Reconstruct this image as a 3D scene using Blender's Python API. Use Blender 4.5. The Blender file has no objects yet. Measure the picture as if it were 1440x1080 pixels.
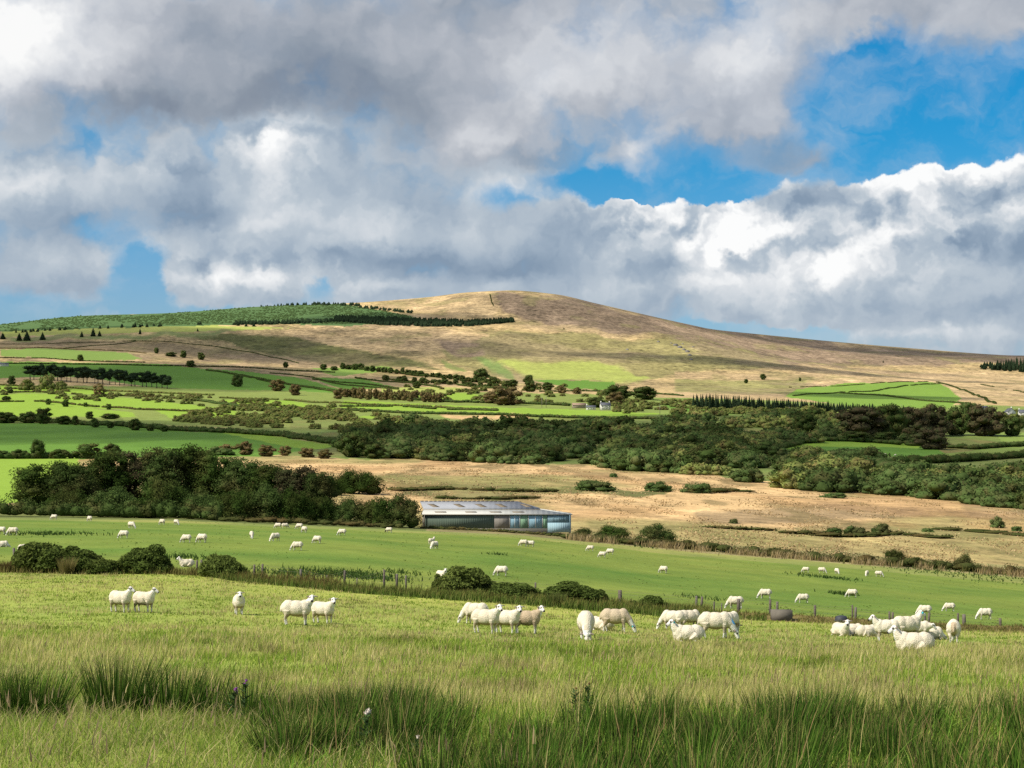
import bpy, math, random
import numpy as np
from mathutils import Vector
random.seed(7); RNG = np.random.default_rng(7)
SC = bpy.context.scene
COL = SC.collection
F = 2687.0; YH = 620.0; CZ = 1.6            # lens in picture units, horizon row, eye height
SUN_EL = math.radians(47); SUN_DIR = np.array([-0.80, -0.42, 0.0])
SUN_DIR /= np.linalg.norm(SUN_DIR); SUN_DIR = SUN_DIR * math.cos(SUN_EL); SUN_DIR[2] = math.sin(SUN_EL)

# ---------------------------------------------------------------- objects
def tag(o, label=None, cat=None, group=None, kind=None):
    if label: o['label'] = label
    if cat: o['category'] = cat
    if group: o['group'] = group
    if kind: o['kind'] = kind
    return o
def link(name, data, parent=None, loc=(0, 0, 0), rz=0.0, sc=1.0):
    o = bpy.data.objects.new(name, data); COL.objects.link(o)
    o.location = [float(v) for v in loc]; o.rotation_euler = (0, 0, float(rz))
    o.scale = (sc, sc, sc) if not hasattr(sc, '__len__') else [float(v) for v in sc]
    if parent: o.parent = parent
    return o
def copy_tree(o, loc, rz=0.0, sc=1.0):
    c = o.copy(); COL.objects.link(c)
    c.location = [float(v) for v in loc]; c.rotation_euler = (0, 0, float(rz))
    c.scale = (sc, sc, sc) if not hasattr(sc, '__len__') else [float(v) for v in sc]
    for ch in o.children:
        d = ch.copy(); COL.objects.link(d); d.parent = c
        for g in ch.children:
            e = g.copy(); COL.objects.link(e); e.parent = d
    return c
def mesh_from(name, V, faces, mat=None, smooth=False, cols=None):
    """V (n,3); faces: list of (m,k) int arrays."""
    me = bpy.data.meshes.new(name)
    V = np.asarray(V, np.float32)
    me.vertices.add(len(V)); me.vertices.foreach_set('co', V.ravel())
    fl = [np.asarray(f, np.int32) for f in faces if len(f)]
    nl = sum(f.size for f in fl); npoly = sum(len(f) for f in fl)
    me.loops.add(nl); me.polygons.add(npoly)
    me.loops.foreach_set('vertex_index', np.concatenate([f.ravel() for f in fl]))
    tot = np.concatenate([np.full(len(f), f.shape[1], np.int32) for f in fl])
    st = np.concatenate([[0], np.cumsum(tot)[:-1]]).astype(np.int32)
    me.polygons.foreach_set('loop_start', st)
    me.polygons.foreach_set('loop_total', tot)
    if smooth: me.polygons.foreach_set('use_smooth', np.ones(npoly, bool))
    me.update(calc_edges=True)
    if cols is not None:
        for nm, c in cols.items():
            c = np.asarray(c, np.float32)
            if c.ndim == 1:
                a = me.attributes.new(nm, 'FLOAT', 'POINT'); a.data.foreach_set('value', c)
            else:
                if c.shape[1] == 3: c = np.concatenate([c, np.ones((len(c), 1), np.float32)], 1)
                a = me.attributes.new(nm, 'FLOAT_COLOR', 'POINT'); a.data.foreach_set('color', c.ravel())
    if mat: me.materials.append(mat)
    return me
class MB:
    """collects boxes and tubes into one mesh"""
    def __init__(s): s.V = []; s.Q = []; s.T = []; s.n = 0
    def add(s, V, Q=(), T=()):
        V = np.asarray(V, float); s.V.append(V)
        if len(Q): s.Q.append(np.asarray(Q, int) + s.n)
        if len(T): s.T.append(np.asarray(T, int) + s.n)
        s.n += len(V); return s
    def box(s, c, size, rz=0.0, M=None):
        x, y, z = np.asarray(size) / 2.0
        V = np.array([[-x,-y,-z],[x,-y,-z],[x,y,-z],[-x,y,-z],[-x,-y,z],[x,-y,z],[x,y,z],[-x,y,z]])
        if M is not None: V = V @ np.asarray(M).T
        ca, sa = math.cos(rz), math.sin(rz)
        V = V @ np.array([[ca, sa, 0], [-sa, ca, 0], [0, 0, 1]]) + np.asarray(c)
        return s.add(V, [[0,3,2,1],[4,5,6,7],[0,1,5,4],[1,2,6,5],[2,3,7,6],[3,0,4,7]])
    def tube(s, pts, rad, n=8, cap=True):
        pts = np.asarray(pts, float); k = len(pts)
        rad = np.broadcast_to(np.asarray(rad, float), (k,))
        tg = np.gradient(pts, axis=0); tg /= np.linalg.norm(tg, axis=1)[:, None] + 1e-9
        up = np.array([0, 0, 1.0]) if abs(tg[0][2]) < 0.9 else np.array([1.0, 0, 0])
        V = []
        for i in range(k):
            a = np.cross(up, tg[i]); a /= np.linalg.norm(a) + 1e-9; b = np.cross(tg[i], a)
            th = np.linspace(0, 2*np.pi, n, endpoint=False)
            V.append(pts[i] + rad[i]*(np.cos(th)[:, None]*a + np.sin(th)[:, None]*b))
        V = np.concatenate(V)
        Q = [[i*n+j, i*n+(j+1) % n, (i+1)*n+(j+1) % n, (i+1)*n+j] for i in range(k-1) for j in range(n)]
        T = []
        if cap:
            V = np.concatenate([V, pts[[0]], pts[[-1]]]); a, b = k*n, k*n+1
            T = [[a, (j+1) % n, j] for j in range(n)] + [[b, (k-1)*n+j, (k-1)*n+(j+1) % n] for j in range(n)]
        return s.add(V, Q, T)
    def ell(s, c, r, nu=12, nv=8, M=None):
        th = np.linspace(0, 2*np.pi, nu, endpoint=False); ph = np.linspace(0, np.pi, nv+1)[1:-1]
        P = np.array([[math.sin(p)*math.cos(t), math.sin(p)*math.sin(t), math.cos(p)] for p in ph for t in th])
        P = np.concatenate([P, [[0, 0, 1], [0, 0, -1]]]) * np.asarray(r)
        if M is not None: P = P @ np.asarray(M).T
        Q = [[i*nu+j, (i+1)*nu+j, (i+1)*nu+(j+1) % nu, i*nu+(j+1) % nu] for i in range(nv-2) for j in range(nu)]
        a, b = (nv-1)*nu, (nv-1)*nu+1
        T = [[a, j, (j+1) % nu] for j in range(nu)] + [[b, (nv-2)*nu+(j+1) % nu, (nv-2)*nu+j] for j in range(nu)]
        return s.add(P + np.asarray(c), Q, T)
    def mesh(s, name, mat=None, smooth=False, cols=None):
        f = []
        if s.Q: f.append(np.concatenate(s.Q))
        if s.T: f.append(np.concatenate(s.T))
        return mesh_from(name, np.concatenate(s.V), f, mat, smooth, cols)
    def build(s, name, mat, parent=None, loc=(0, 0, 0), rz=0.0, sc=1.0, smooth=False):
        return link(name, s.mesh(name, mat, smooth), parent, loc, rz, sc)

# ---------------------------------------------------------------- noise
def _hash(ix, iy, seed):
    h = (ix.astype(np.int64)*374761393 + iy.astype(np.int64)*668265263 + seed*974711) & 0xffffffff
    h = ((h ^ (h >> 13))*1274126177) & 0xffffffff
    return ((h ^ (h >> 16)) & 0xffff)/65535.0
def vnoise(x, y, seed=0):
    x = np.asarray(x, float); y = np.asarray(y, float)
    ix = np.floor(x); iy = np.floor(y); fx = x-ix; fy = y-iy
    fx = fx*fx*(3-2*fx); fy = fy*fy*(3-2*fy)
    a = _hash(ix, iy, seed); b = _hash(ix+1, iy, seed); c = _hash(ix, iy+1, seed); d = _hash(ix+1, iy+1, seed)
    return (a*(1-fx)+b*fx)*(1-fy) + (c*(1-fx)+d*fx)*fy
def fbm(x, y, seed=0, oct=4):
    s = 0; a = 0.5; t = 0
    for i in range(oct):
        s = s + a*vnoise(np.asarray(x)*2**i, np.asarray(y)*2**i, seed+i*17); t += a; a *= 0.5
    return s/t
def sstep(a, b, x):
    t = np.clip((np.asarray(x, float)-a)/(b-a), 0, 1); return t*t*(3-2*t)

# ---------------------------------------------------------------- node helper
class NT:
    def __init__(s, nt): s.nt = nt; s.N = nt.nodes; s.L = nt.links
    def node(s, t, **k):
        n = s.N.new(t)
        for a, b in k.items(): setattr(n, a, b)
        return n
    def set(s, sock, v):
        if isinstance(v, E): s.L.new(v.s, sock)
        elif isinstance(v, bpy.types.NodeSocket): s.L.new(v, sock)
        else:
            if hasattr(v, '__len__') and sock.type == 'RGBA' and len(v) == 3: v = (*v, 1)
            sock.default_value = v
    def math(s, op, *a, clamp=False):
        n = s.node('ShaderNodeMath', operation=op, use_clamp=clamp)
        for i, v in enumerate(a): s.set(n.inputs[i], v)
        return E(s, n.outputs[0])
    def vmath(s, op, *a):
        n = s.node('ShaderNodeVectorMath', operation=op)
        for i, v in enumerate(a):
            s.set(n.inputs['Scale'] if (op == 'SCALE' and i == 1) else n.inputs[i], v)
        return E(s, n.outputs['Value'] if op in ('LENGTH', 'DOT_PRODUCT', 'DISTANCE') else n.outputs[0])
    def xyz(s, x, y, z):
        n = s.node('ShaderNodeCombineXYZ')
        for i, v in enumerate((x, y, z)): s.set(n.inputs[i], v)
        return E(s, n.outputs[0])
    def sep(s, v):
        n = s.node('ShaderNodeSeparateXYZ'); s.set(n.inputs[0], v)
        return [E(s, o) for o in n.outputs]
    def noise(s, v, scale, detail=4, rough=0.5, dist=0.0, lac=2.0):
        n = s.node('ShaderNodeTexNoise'); s.set(n.inputs['Vector'], v)
        for k, x in (('Scale', scale), ('Detail', detail), ('Roughness', rough), ('Distortion', dist), ('Lacunarity', lac)): s.set(n.inputs[k], x)
        return E(s, n.outputs[0])
    def voro(s, v, scale, detail=2, rough=0.5, smooth=0.3, feature='SMOOTH_F1'):
        n = s.node('ShaderNodeTexVoronoi', feature=feature); s.set(n.inputs['Vector'], v)
        for k, x in (('Scale', scale), ('Detail', detail), ('Roughness', rough), ('Smoothness', smooth)):
            if k in n.inputs: s.set(n.inputs[k], x)
        return E(s, n.outputs['Distance'])
    def ss(s, a, b, x):
        n = s.node('ShaderNodeMapRange', interpolation_type='SMOOTHSTEP'); s.set(n.inputs[0], x)
        s.set(n.inputs[1], a); s.set(n.inputs[2], b); n.inputs[3].default_value = 0; n.inputs[4].default_value = 1
        return E(s, n.outputs[0])
    def mix(s, f, a, b, bt='MIX'):
        n = s.node('ShaderNodeMix', data_type='RGBA', blend_type=bt)
        s.set(n.inputs[0], f); s.set(n.inputs[6], a); s.set(n.inputs[7], b)
        return E(s, n.outputs[2])
    def attr(s, name, out='Color'):
        n = s.node('ShaderNodeAttribute', attribute_name=name); return E(s, n.outputs[out])
class E:
    def __init__(s, t, sock): s.t = t; s.s = sock
    def __add__(s, o): return s.t.math('ADD', s, o)
    __radd__ = __add__
    def __sub__(s, o): return s.t.math('SUBTRACT', s, o)
    def __rsub__(s, o): return s.t.math('SUBTRACT', o, s)
    def __mul__(s, o): return s.t.math('MULTIPLY', s, o)
    __rmul__ = __mul__
    def __truediv__(s, o): return s.t.math('DIVIDE', s, o)
    def max(s, o): return s.t.math('MAXIMUM', s, o)
    def min(s, o): return s.t.math('MINIMUM', s, o)
    def clamp(s): return s.t.math('ADD', s, 0.0, clamp=True)
def new_mat(name):
    m = bpy.data.materials.new(name); m.use_nodes = True
    t = NT(m.node_tree); t.N.clear()
    out = t.node('ShaderNodeOutputMaterial')
    return m, t, out
def principled(t, out, col, rough=0.8, spec=0.2, normal=None, metal=0.0):
    p = t.node('ShaderNodeBsdfPrincipled')
    t.set(p.inputs['Base Color'], col); t.set(p.inputs['Roughness'], rough); t.set(p.inputs['Metallic'], metal)
    p.inputs['Specular IOR Level'].default_value = spec
    if normal is not None: t.set(p.inputs['Normal'], normal)
    t.L.new(p.outputs[0], out.inputs[0]); return p
def bump(t, h, strength=0.5, dist=0.1):
    b = t.node('ShaderNodeBump'); t.set(b.inputs['Height'], h)
    b.inputs['Strength'].default_value = strength; b.inputs['Distance'].default_value = dist
    return E(t, b.outputs[0])
def geo_pos(t): return E(t, t.node('ShaderNodeNewGeometry').outputs['Position'])
EXPOSURE = 0.7; SKY_STRENGTH = 0.10
# ---------------------------------------------------------------- terrain heights
XK = np.array([0, 120, 240, 360, 480, 600, 660, 720, 780, 840, 960, 1080, 1200, 1320, 1440.])
def row7(*v): return np.interp(XK, [0, 240, 480, 720, 960, 1200, 1440], v)
ROWS = [  # distance, picture row of the ground there for x = 0, 240, ... 1440
 (12, row7(*[1080]*7)), (30, row7(952,952,953,955,957,958,960)), (45, row7(898,900,905,910,916,920,924)),
 (65, row7(862,864,876,888,896,902,908)), (80, row7(834,837,851,866,879,887,895)), (92, row7(817,820,834,850,864,876,887)),
 (105, row7(805,808,822,843,857,871,883)), (140, row7(778,782,794,815,836,858,874)), (180, row7(754,758,767,790,820,842,862)),
 (235, row7(738,743,752,768,796,818,840)), (300, row7(727,731,741,752,775,795,815)), (340, row7(716,720,730,743,757,776,791)), (420, row7(695,697,705,716,728,744,754)),
 (600, row7(668,668,672,680,688,698,710)), (800, row7(646,646,650,655,662,674,682)), (1100, row7(622,622,625,626,630,640,646)),
 (1600, row7(592,592,591,589,589,598,602)), (2000, row7(568,568,568,568,572,580,583)), (2500, row7(540,542,547,549,552,560,565)),
 (3200, row7(500,505,517,528,535,541,549)), (3700, row7(476,476,482,488,503,524,535))]
def rowx(xs, ys): return np.interp(XK, xs, ys)
ROWS += [
 (4200, rowx([0,240,480,600,720,840,960,1080,1200,1440],[459,449,447,447,450,456,472,497,509,520])),
 (4600, rowx([0,120,240,360,480,540,600,660,720,780,840,960,1080,1200,1320,1440],[456,445,442,436,431,432,429,422,419,422,432,458,482,497,503,507])),
 (4950, rowx([0,120,240,360,480,540,600,660,720,780,840,960,1080,1200,1320,1440],[458,446,441,432,427,426,418,411,408.5,414,427.5,454.5,478.5,493,498.5,500])),
 (5500, rowx([0,480,720,960,1440],[470,436,415,462,505])), (7000, rowx([0,480,720,960,1440],[520,490,470,500,530])), (12000, rowx([0,1440],[575,575]))]
DK = np.array([2.0] + [r[0] for r in ROWS])
ZK = np.array([[-1.68]*len(XK)] + [-(r[1]-YH)/F*r[0] for r in ROWS]) + CZ
def pchip(x, Y, xq):
    """monotone cubic along axis 0"""
    h = np.diff(x)[:, None]; dl = np.diff(Y, axis=0)/h
    m = np.zeros_like(Y)
    w1 = 2*h[1:]+h[:-1]; w2 = h[1:]+2*h[:-1]
    ok = dl[:-1]*dl[1:] > 0
    with np.errstate(divide='ignore', invalid='ignore'):
        m[1:-1] = np.where(ok, (w1+w2)/(w1/dl[:-1]+w2/dl[1:]), 0)
    m[0] = dl[0]; m[-1] = dl[-1]
    i = np.clip(np.searchsorted(x, xq)-1, 0, len(x)-2)
    hh = (x[i+1]-x[i])[:, None]; t = ((xq-x[i])[:, None])/hh
    return (2*t**3-3*t**2+1)*Y[i] + (t**3-2*t**2+t)*hh*m[i] + (-2*t**3+3*t**2)*Y[i+1] + (t**3-t**2)*hh*m[i+1]
DG = np.exp(np.linspace(math.log(2.0), math.log(12000), 2400))
XG = np.linspace(-720, 2160, 577)
_z = pchip(np.log(DK+6), ZK, np.log(DG+6))
ZG = pchip(XK, _z.T, np.clip(XG, 0, 1440)).T
# outside the frame: soft continuation of the slope at the edge
_gl = (ZG[:, 169]-ZG[:, 144])/(XG[169]-XG[144]); _gr = (ZG[:, 432]-ZG[:, 407])/(XG[432]-XG[407])
ZG += np.where(XG < 0, 1, 0)*(_gl[:, None]*XG*np.exp(np.minimum(XG, 0)/400.0)) + np.where(XG > 1440, 1, 0)*(_gr[:, None]*(XG-1440)*np.exp(-np.maximum(XG-1440, 0)/400.0))
FX = np.array([-400, 0, 275, 365, 420, 484, 560, 753, 871, 979, 1083, 1199, 1301, 1407, 1900.])
FD = np.array([112, 108, 107, 103, 100, 98, 97, 96, 94, 93, 92.5, 92, 91, 90.5, 89.])
def fence_d(px): return np.interp(px, FX, FD)
def height(x, y):
    x = np.asarray(x, float); y = np.maximum(np.asarray(y, float), 2.0)
    px = np.clip(720+F*x/np.maximum(y, 6.0), XG[0], XG[-1]-1e-3)
    u = (np.log(y)-math.log(2.0))/(math.log(12000)-math.log(2.0))*(len(DG)-1)
    i = np.clip(u.astype(int), 0, len(DG)-2); fu = u-i
    v = (px-XG[0])/(XG[1]-XG[0]); j = np.clip(v.astype(int), 0, len(XG)-2); fv = v-j
    z = (ZG[i, j]*(1-fv)+ZG[i, j+1]*fv)*(1-fu) + (ZG[i+1, j]*(1-fv)+ZG[i+1, j+1]*fv)*fu
    # mossy bank under the fence, with a shallow ditch on the near side
    dd = y-fence_d(px)
    bk = sstep(300, 420, px)*(0.32-0.10*sstep(900, 1050, px))
    z = z + bk*(0.5+0.7*fbm(x/3.0, y/3.0, 5, 2))*np.exp(-(dd/1.3)**2) - 0.25*bk*np.exp(-((dd+2.6)/1.2)**2)
    # small relief
    z = z + 0.10*(fbm(x/4.0, y/4.0, 9, 3)-0.5)*sstep(10, 30, y)
    far = sstep(1800, 3200, y)
    z = z + far*(1-sstep(4300, 4850, y))*26*(fbm(x/420.0, y/420.0, 3, 5)-0.5) + sstep(330, 900, y)*(1-far)*3.5*(fbm(x/90.0, y/90.0, 4, 4)-0.5)
    return z
def project(x, y, z): return 720+F*x/y, YH-F*(z-CZ)/y
_DM = np.exp(np.linspace(math.log(6.0), math.log(6000), 5000))
def ground(px, py, dmin=6.0, dmax=6000.0):
    """where the sight line through a picture point meets the ground"""
    d = _DM[(_DM >= dmin) & (_DM <= dmax)]
    x = (px-720)/F*d; z = height(x, d)
    yp = YH-F*(z-CZ)/d
    k = np.nonzero(yp <= py)[0]
    i = k[0] if len(k) else int(np.argmin(yp))
    if i > 0 and yp[i-1] > py: 
        t = (yp[i-1]-py)/(yp[i-1]-yp[i]+1e-9); dd = d[i-1]+t*(d[i]-d[i-1])
    else: dd = d[i]
    xx = (px-720)/F*dd
    return np.array([xx, dd, float(height(xx, dd))])
def at_dist(px, d):
    x = (px-720)/F*d; return np.array([x, d, float(height(x, d))])

# ---------------------------------------------------------------- ground cover
def inpoly(px, py, poly):
    p = np.asarray(poly, float); r = np.zeros(px.shape, bool)
    for (x0, y0), (x1, y1) in zip(p, np.roll(p, -1, 0)):
        c = ((y0 > py) != (y1 > py))
        with np.errstate(divide='ignore', invalid='ignore'):
            r ^= c & (px < (x1-x0)*(py-y0)/(y1-y0+1e-12)+x0)
    return r
STRAW = (.45, .305, .148); HILL = (.38, .278, .135); HEATH = (.215, .155, .10); OLIVE = (.225, .195, .08); DOLIVE = (.115, .115, .04)
FIELD = (.105, .20, .032); LIME = (.20, .30, .04); PALE = (.29, .32, .08); SCRUB = (.13, .17, .045); PINEY = (.075, .13, .045); TAN = (.38, .275, .145)
COVER = [  # colour, moorland share, dmin, dmax, outline in the picture
 (HILL, 1, 2300, 9e4, [(-999,0),(2500,0),(2500,700),(-999,700)]),
 (OLIVE, .8, 2600, 9e4, [(560,474),(700,466),(870,470),(960,495),(1000,520),(930,535),(800,540),(690,528),(630,505)]),
 (TAN, 1, 2600, 9e4, [(330,458),(560,455),(700,470),(640,490),(560,498),(430,478)]),
 (TAN, 1, 2600, 9e4, [(520,430),(620,416),(690,411),(720,425),(700,445),(560,440)]),
 (DOLIVE, .8, 2600, 9e4, [(270,470),(420,474),(500,490),(560,505),(610,522),(480,512),(370,500)]),
 (HEATH, 1, 2600, 9e4, [(600,478),(680,482),(692,500),(650,502),(610,490)]),
 (HEATH, 1, 2600, 9e4, [(700,409),(840,426),(960,453),(1080,476),(1200,492),(1440,498),(2300,498),(2300,520),(1300,512),(1180,520),(1080,510),(1000,492),(930,470),(840,466),(760,452),(715,440)]),
 (HEATH, 1, 2600, 9e4, [(1000,498),(1120,500),(1240,510),(1200,522),(1080,514)]),
 (OLIVE, 1, 2600, 9e4, [(860,478),(960,478),(1040,494),(1100,516),(980,522),(890,505)]),
 (TAN, 1, 2600, 9e4, [(730,446),(830,462),(900,474),(860,474),(760,462)]),
 (PALE, .3, 2300, 9e4, [(700,507),(880,512),(920,534),(850,537),(770,534)]),
 (FIELD, 0, 2000, 9e4, [(750,534),(866,537),(862,549),(800,547)]),
 ((.15,.20,.06), .3, 2600, 9e4, [(672,500),(700,505),(730,525),(740,540),(712,530)]),
 ((.17,.20,.06), .4, 2600, 9e4, [(604,506),(650,514),(660,522),(620,518)]),
 (TAN, .9, 2000, 9e4, [(960,524),(1140,528),(1300,522),(1440,528),(2300,528),(2300,575),(960,560)]),
 ((.23,.21,.08), .9, 2000, 9e4, [(960,534),(1120,536),(1110,556),(960,552)]),
 (PALE, .2, 2300, 9e4, [(0,466),(120,460),(300,457),(420,462),(330,464),(190,468),(0,474)]),
 ((.17,.19,.07), .4, 2300, 9e4, [(0,474),(190,468),(330,464),(300,472),(120,476),(0,482)]),
 ((.235,.175,.095), .8, 2300, 9e4, [(-99,480),(180,478),(290,487),(420,510),(370,512),(230,505),(60,492),(-99,494)]),
 (PINEY, 0, 3300, 9e4, [(-900,470),(0,454),(100,442),(210,442),(340,428),(480,426),(580,444),(600,452),(480,458),(330,456),(200,460),(0,466),(-900,482)]),
 ((.15,.22,.05), 0, 2000, 9e4, [(0,491),(60,490),(180,496),(205,506),(120,507),(0,500)]),
 (FIELD, 0, 1800, 9e4, [(-99,506),(100,510),(230,512),(330,524),(400,540),(420,552),(240,550),(120,530),(-99,532)]),
 (FIELD, 0, 1800, 9e4, [(220,516),(330,520),(440,535),(480,548),(470,556),(400,550),(300,534)]),
 ((.16,.24,.05), 0, 1800, 9e4, [(440,517),(545,515),(560,521),(470,528)]),
 (FIELD, 0, 1800, 9e4, [(440,530),(510,532),(560,545),(480,548)]),
 (PALE, .2, 1500, 2600, [(540,540),(600,536),(665,550),(668,566),(590,562),(540,556)]),
 ((.175, .215, .055), .25, 1000, 2600, [(-99,540),(160,543),(480,552),(700,552),(900,556),(900,590),(480,580),(-99,592)]),
 (LIME, 0, 1400, 2600, [(-99,541),(40,542),(120,548),(190,556),(60,553),(-99,548)]),
 (LIME, 0, 1400, 2600, [(-99,553),(60,554),(180,560),(280,570),(290,577),(180,576),(-99,563)]),
 (LIME, 0, 1400, 2600, [(-99,567),(60,568),(185,580),(190,587),(60,586),(-99,582)]),
 (LIME, 0, 1400, 2600, [(190,566),(300,572),(370,586),(330,592),(240,588)]), (LIME, 0, 1300, 2600, [(560,556),(640,552),(700,560),(640,566)]), (LIME, 0, 1300, 2600, [(400,590),(520,584),(620,588),(560,596),(430,600)]), (FIELD, 0, 1000, 2600, [(930,570),(1040,574),(1100,582),(980,584)]),
 (LIME, 0, 1400, 2600, [(310,561),(400,564),(470,572),(460,582),(380,578),(320,570)]),
 (LIME, 0, 1300, 2600, [(480,562),(560,566),(700,573),(860,578),(960,584),(960,591),(800,586),(640,582),(480,573)]),
 (STRAW, .8, 1200, 2400, [(600,583),(760,584),(770,591),(640,592)]),
 (SCRUB, .6, 700, 1900, [(400,584),(700,590),(960,584),(1440,575),(2300,575),(2300,700),(1440,705),(1100,690),(800,655),(560,648),(400,640)]),
 (TAN, .7, 700, 1400, [(500,594),(660,590),(640,597),(560,598)]), ((.27,.2,.10), .8, 700, 1400, [(985,604),(1120,603),(1140,612),(1000,616)]),
 ((.27,.2,.10), .8, 700, 1400, [(560,646),(620,642),(640,648),(580,652)]), ((.24,.2,.08), .8, 700, 1400, [(545,632),(600,632),(570,640)]),
 ((.155, .25, .042), 0, 1900, 3700, [(1105,558),(1120,548),(1180,540),(1260,537),(1312,537),(1356,560),(1330,574),(1200,572)]),
 (FIELD, 0, 700, 1500, [(1080,634),(1130,619),(1190,617),(1300,625),(1330,638),(1290,642),(1300,645),(1180,640)]),
 (LIME, 0, 700, 1500, [(1095,632),(1130,619),(1300,625),(1290,630),(1160,628)]),
 ((.18,.21,.06), .3, 600, 1500, [(1190,662),(1290,655),(1440,645),(2300,640),(2300,672),(1440,676),(1250,673)]),
 ((.16,.22,.05), .1, 700, 1500, [(1395,600),(1500,602),(1500,622),(1410,620)]), ((.16,.22,.05), .1, 700, 1500, [(1320,638),(1440,626),(1500,626),(1500,634),(1340,645)]),
 (FIELD, 0, 700, 1700, [(-199,594),(100,596),(230,600),(380,612),(480,626),(440,632),(380,642),(-199,650)]),
 (LIME, 0, 800, 1700, [(300,606),(400,613),(480,625),(440,632),(400,628)]),
 ((.33,.28,.12), .5, 800, 1700, [(240,598),(360,607),(480,621),(480,625),(380,613),(240,602)]),
 (LIME, 0, 330, 1000, [(-199,643),(110,643),(130,700),(-199,722)]),
 (STRAW, 1, 330, 1000, [(380,648),(560,645),(700,649),(820,655),(1010,668),(1110,690),(1290,696),(1440,716),(2300,730),(2300,820),(1440,812),(1180,780),(960,765),(820,740),(590,736),(440,720),(560,690),(540,665),(430,662)]),
 (DOLIVE, .7, 330, 1000, [(548,682),(640,680),(800,684),(960,690),(940,697),(760,694),(680,700),(560,698)]),
 (OLIVE, .8, 330, 1000, [(590,690),(690,688),(720,700),(600,706)]),
 (DOLIVE, .8, 330, 1000, [(670,698),(770,696),(770,702),(690,706)]),
 ((.22,.17,.075), .9, 330, 1000, [(1100,742),(1250,738),(1440,748),(2300,748),(2300,764),(1300,756),(1130,757)]),
 ((.27,.19,.10), 1, 330, 1000, [(990,722),(1130,712),(1280,716),(1300,730),(1130,736),(1000,738)]),
 ((.26,.19,.10), 1, 330, 1000, [(1350,700),(1440,708),(1440,736),(1360,724)]),
]
NEARG = (.225, .27, .055); REARG = (.142, .19, .035)
def make_ground():
    d1 = np.concatenate([np.linspace(-60, 1.9, 12), np.exp(np.linspace(math.log(2.2), math.log(84), 110)), np.arange(84.5, 113.5, 0.3), np.exp(np.linspace(math.log(114), math.log(4300), 640)), np.linspace(4310, 5300, 110), np.exp(np.linspace(math.log(5330), math.log(11900), 30))])
    tc = np.concatenate([np.linspace(-.80, -.315, 90)[:-1], np.linspace(-.315, .315, 760), np.linspace(.315, .80, 90)[1:]])
    D, T = np.meshgrid(d1, tc, indexing='ij')
    X = T*(np.maximum(D, 0)+45.0); Yd = D
    Z = height(X, np.maximum(Yd, 2.0)) + np.where(Yd < 2, (2-Yd)*0.02, 0)
    dd = np.maximum(Yd, 8.0); px = 720+F*X/dd; py = YH-F*(Z-CZ)/dd
    wx = px+(fbm(X/(dd*.006+1), Yd/(dd*.03+1), 21, 3)-.5)*16; wy = py+(fbm(X/(dd*.006+1), Yd/(dd*.03+1), 33, 3)-.5)*3.2
    C = np.zeros(X.shape+(3,)); M = np.zeros(X.shape)
    fd = fence_d(np.clip(px, -400, 1900))
    C[:] = STRAW; M[:] = 1
    mid_ = (Yd > 1000) & (Yd < 2400); C[mid_] = (.17, .215, .055); M[mid_] = .4
    C[Yd < 305] = REARG; M[Yd < 305] = 0
    edge = np.interp(px, [0, 240, 480, 600, 720, 800, 960, 1200, 1440], [296, 296, 298, 298, 300, 300, 300, 302, 304])
    pale = (Yd < edge) & (Yd > edge-14); C[pale] = (.20, .22, .06)
    C[Yd < fd-1.5] = NEARG
    b = (np.abs(Yd-fd+0.2) < 2.6) & (px > 300); C[b] = (.12, .095, .035); M[b] = 1
    rough = (Yd > edge) & (Yd < 345); C[rough] = np.where((px < 600)[rough][:, None], (.12, .14, .045), (.22, .19, .085)); M[rough] = .8
    u_, v_ = X/(dd*.02+1), Yd/(dd*.10+1)
    w1, w2 = (fbm(u_, v_, 91, 5)-.5), (fbm(u_, v_, 95, 5)-.5); h1, h2 = (fbm(u_*4, v_*4, 97, 3)-.5), (fbm(u_*4, v_*4, 99, 3)-.5)
    WARPS = [(w1*70+h1*g*14, w2*16+h2*g*6) for g in (-1.5, -.5, .5, 1.5)]
    for col, m, a, z, poly in COVER:
        rg_ = (Yd >= a) & (Yd <= z)
        if m > .25:                                          # moorland patches fray into each other
            f = np.zeros(X.shape)
            for ux, uy in WARPS: f += inpoly(px+ux, py+uy, poly)/len(WARPS)
            f *= rg_; C[:] = C*(1-f[..., None])+np.array(col)*f[..., None]; M[:] = M*(1-f)+m*f
        else:
            k = inpoly(wx, wy, poly) & rg_; C[k] = col; M[k] = m
    # hill mottling: heather, bracken and worn grass in patches of their own shape
    n1 = fbm(X/160, Yd/260, 41, 5); n2 = fbm(X/45, Yd/110, 43, 4); hm = (M*sstep(2200, 2700, Yd))[..., None]
    C = C*(1-hm*sstep(.52, .66, n1)[..., None]*.55) + np.array(HEATH)*hm*sstep(.52, .66, n1)[..., None]*.55
    C = C*(1-hm*sstep(.55, .7, n2)[..., None]*.6) + np.array(OLIVE)*.9*hm*sstep(.55, .7, n2)[..., None]*.6
    C = C*(1+hm*.35*(sstep(.40, .2, n2))[..., None])
    # tussock patches on the valley moor
    mm = (M*(1-sstep(1200, 1900, Yd))*sstep(300, 345, Yd))[..., None]
    n3 = fbm(X/9, Yd/34, 51, 4); n4 = fbm(X/40, Yd/110, 53, 4)
    C = C*(1-mm*sstep(.5, .68, n3)[..., None]*.68) + np.array((.15, .115, .05))*mm*sstep(.5, .68, n3)[..., None]*.68
    C = C*(1-mm*sstep(.56, .68, n4)[..., None]*.62) + np.array((.15, .14, .05))*mm*sstep(.56, .68, n4)[..., None]*.62
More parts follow.
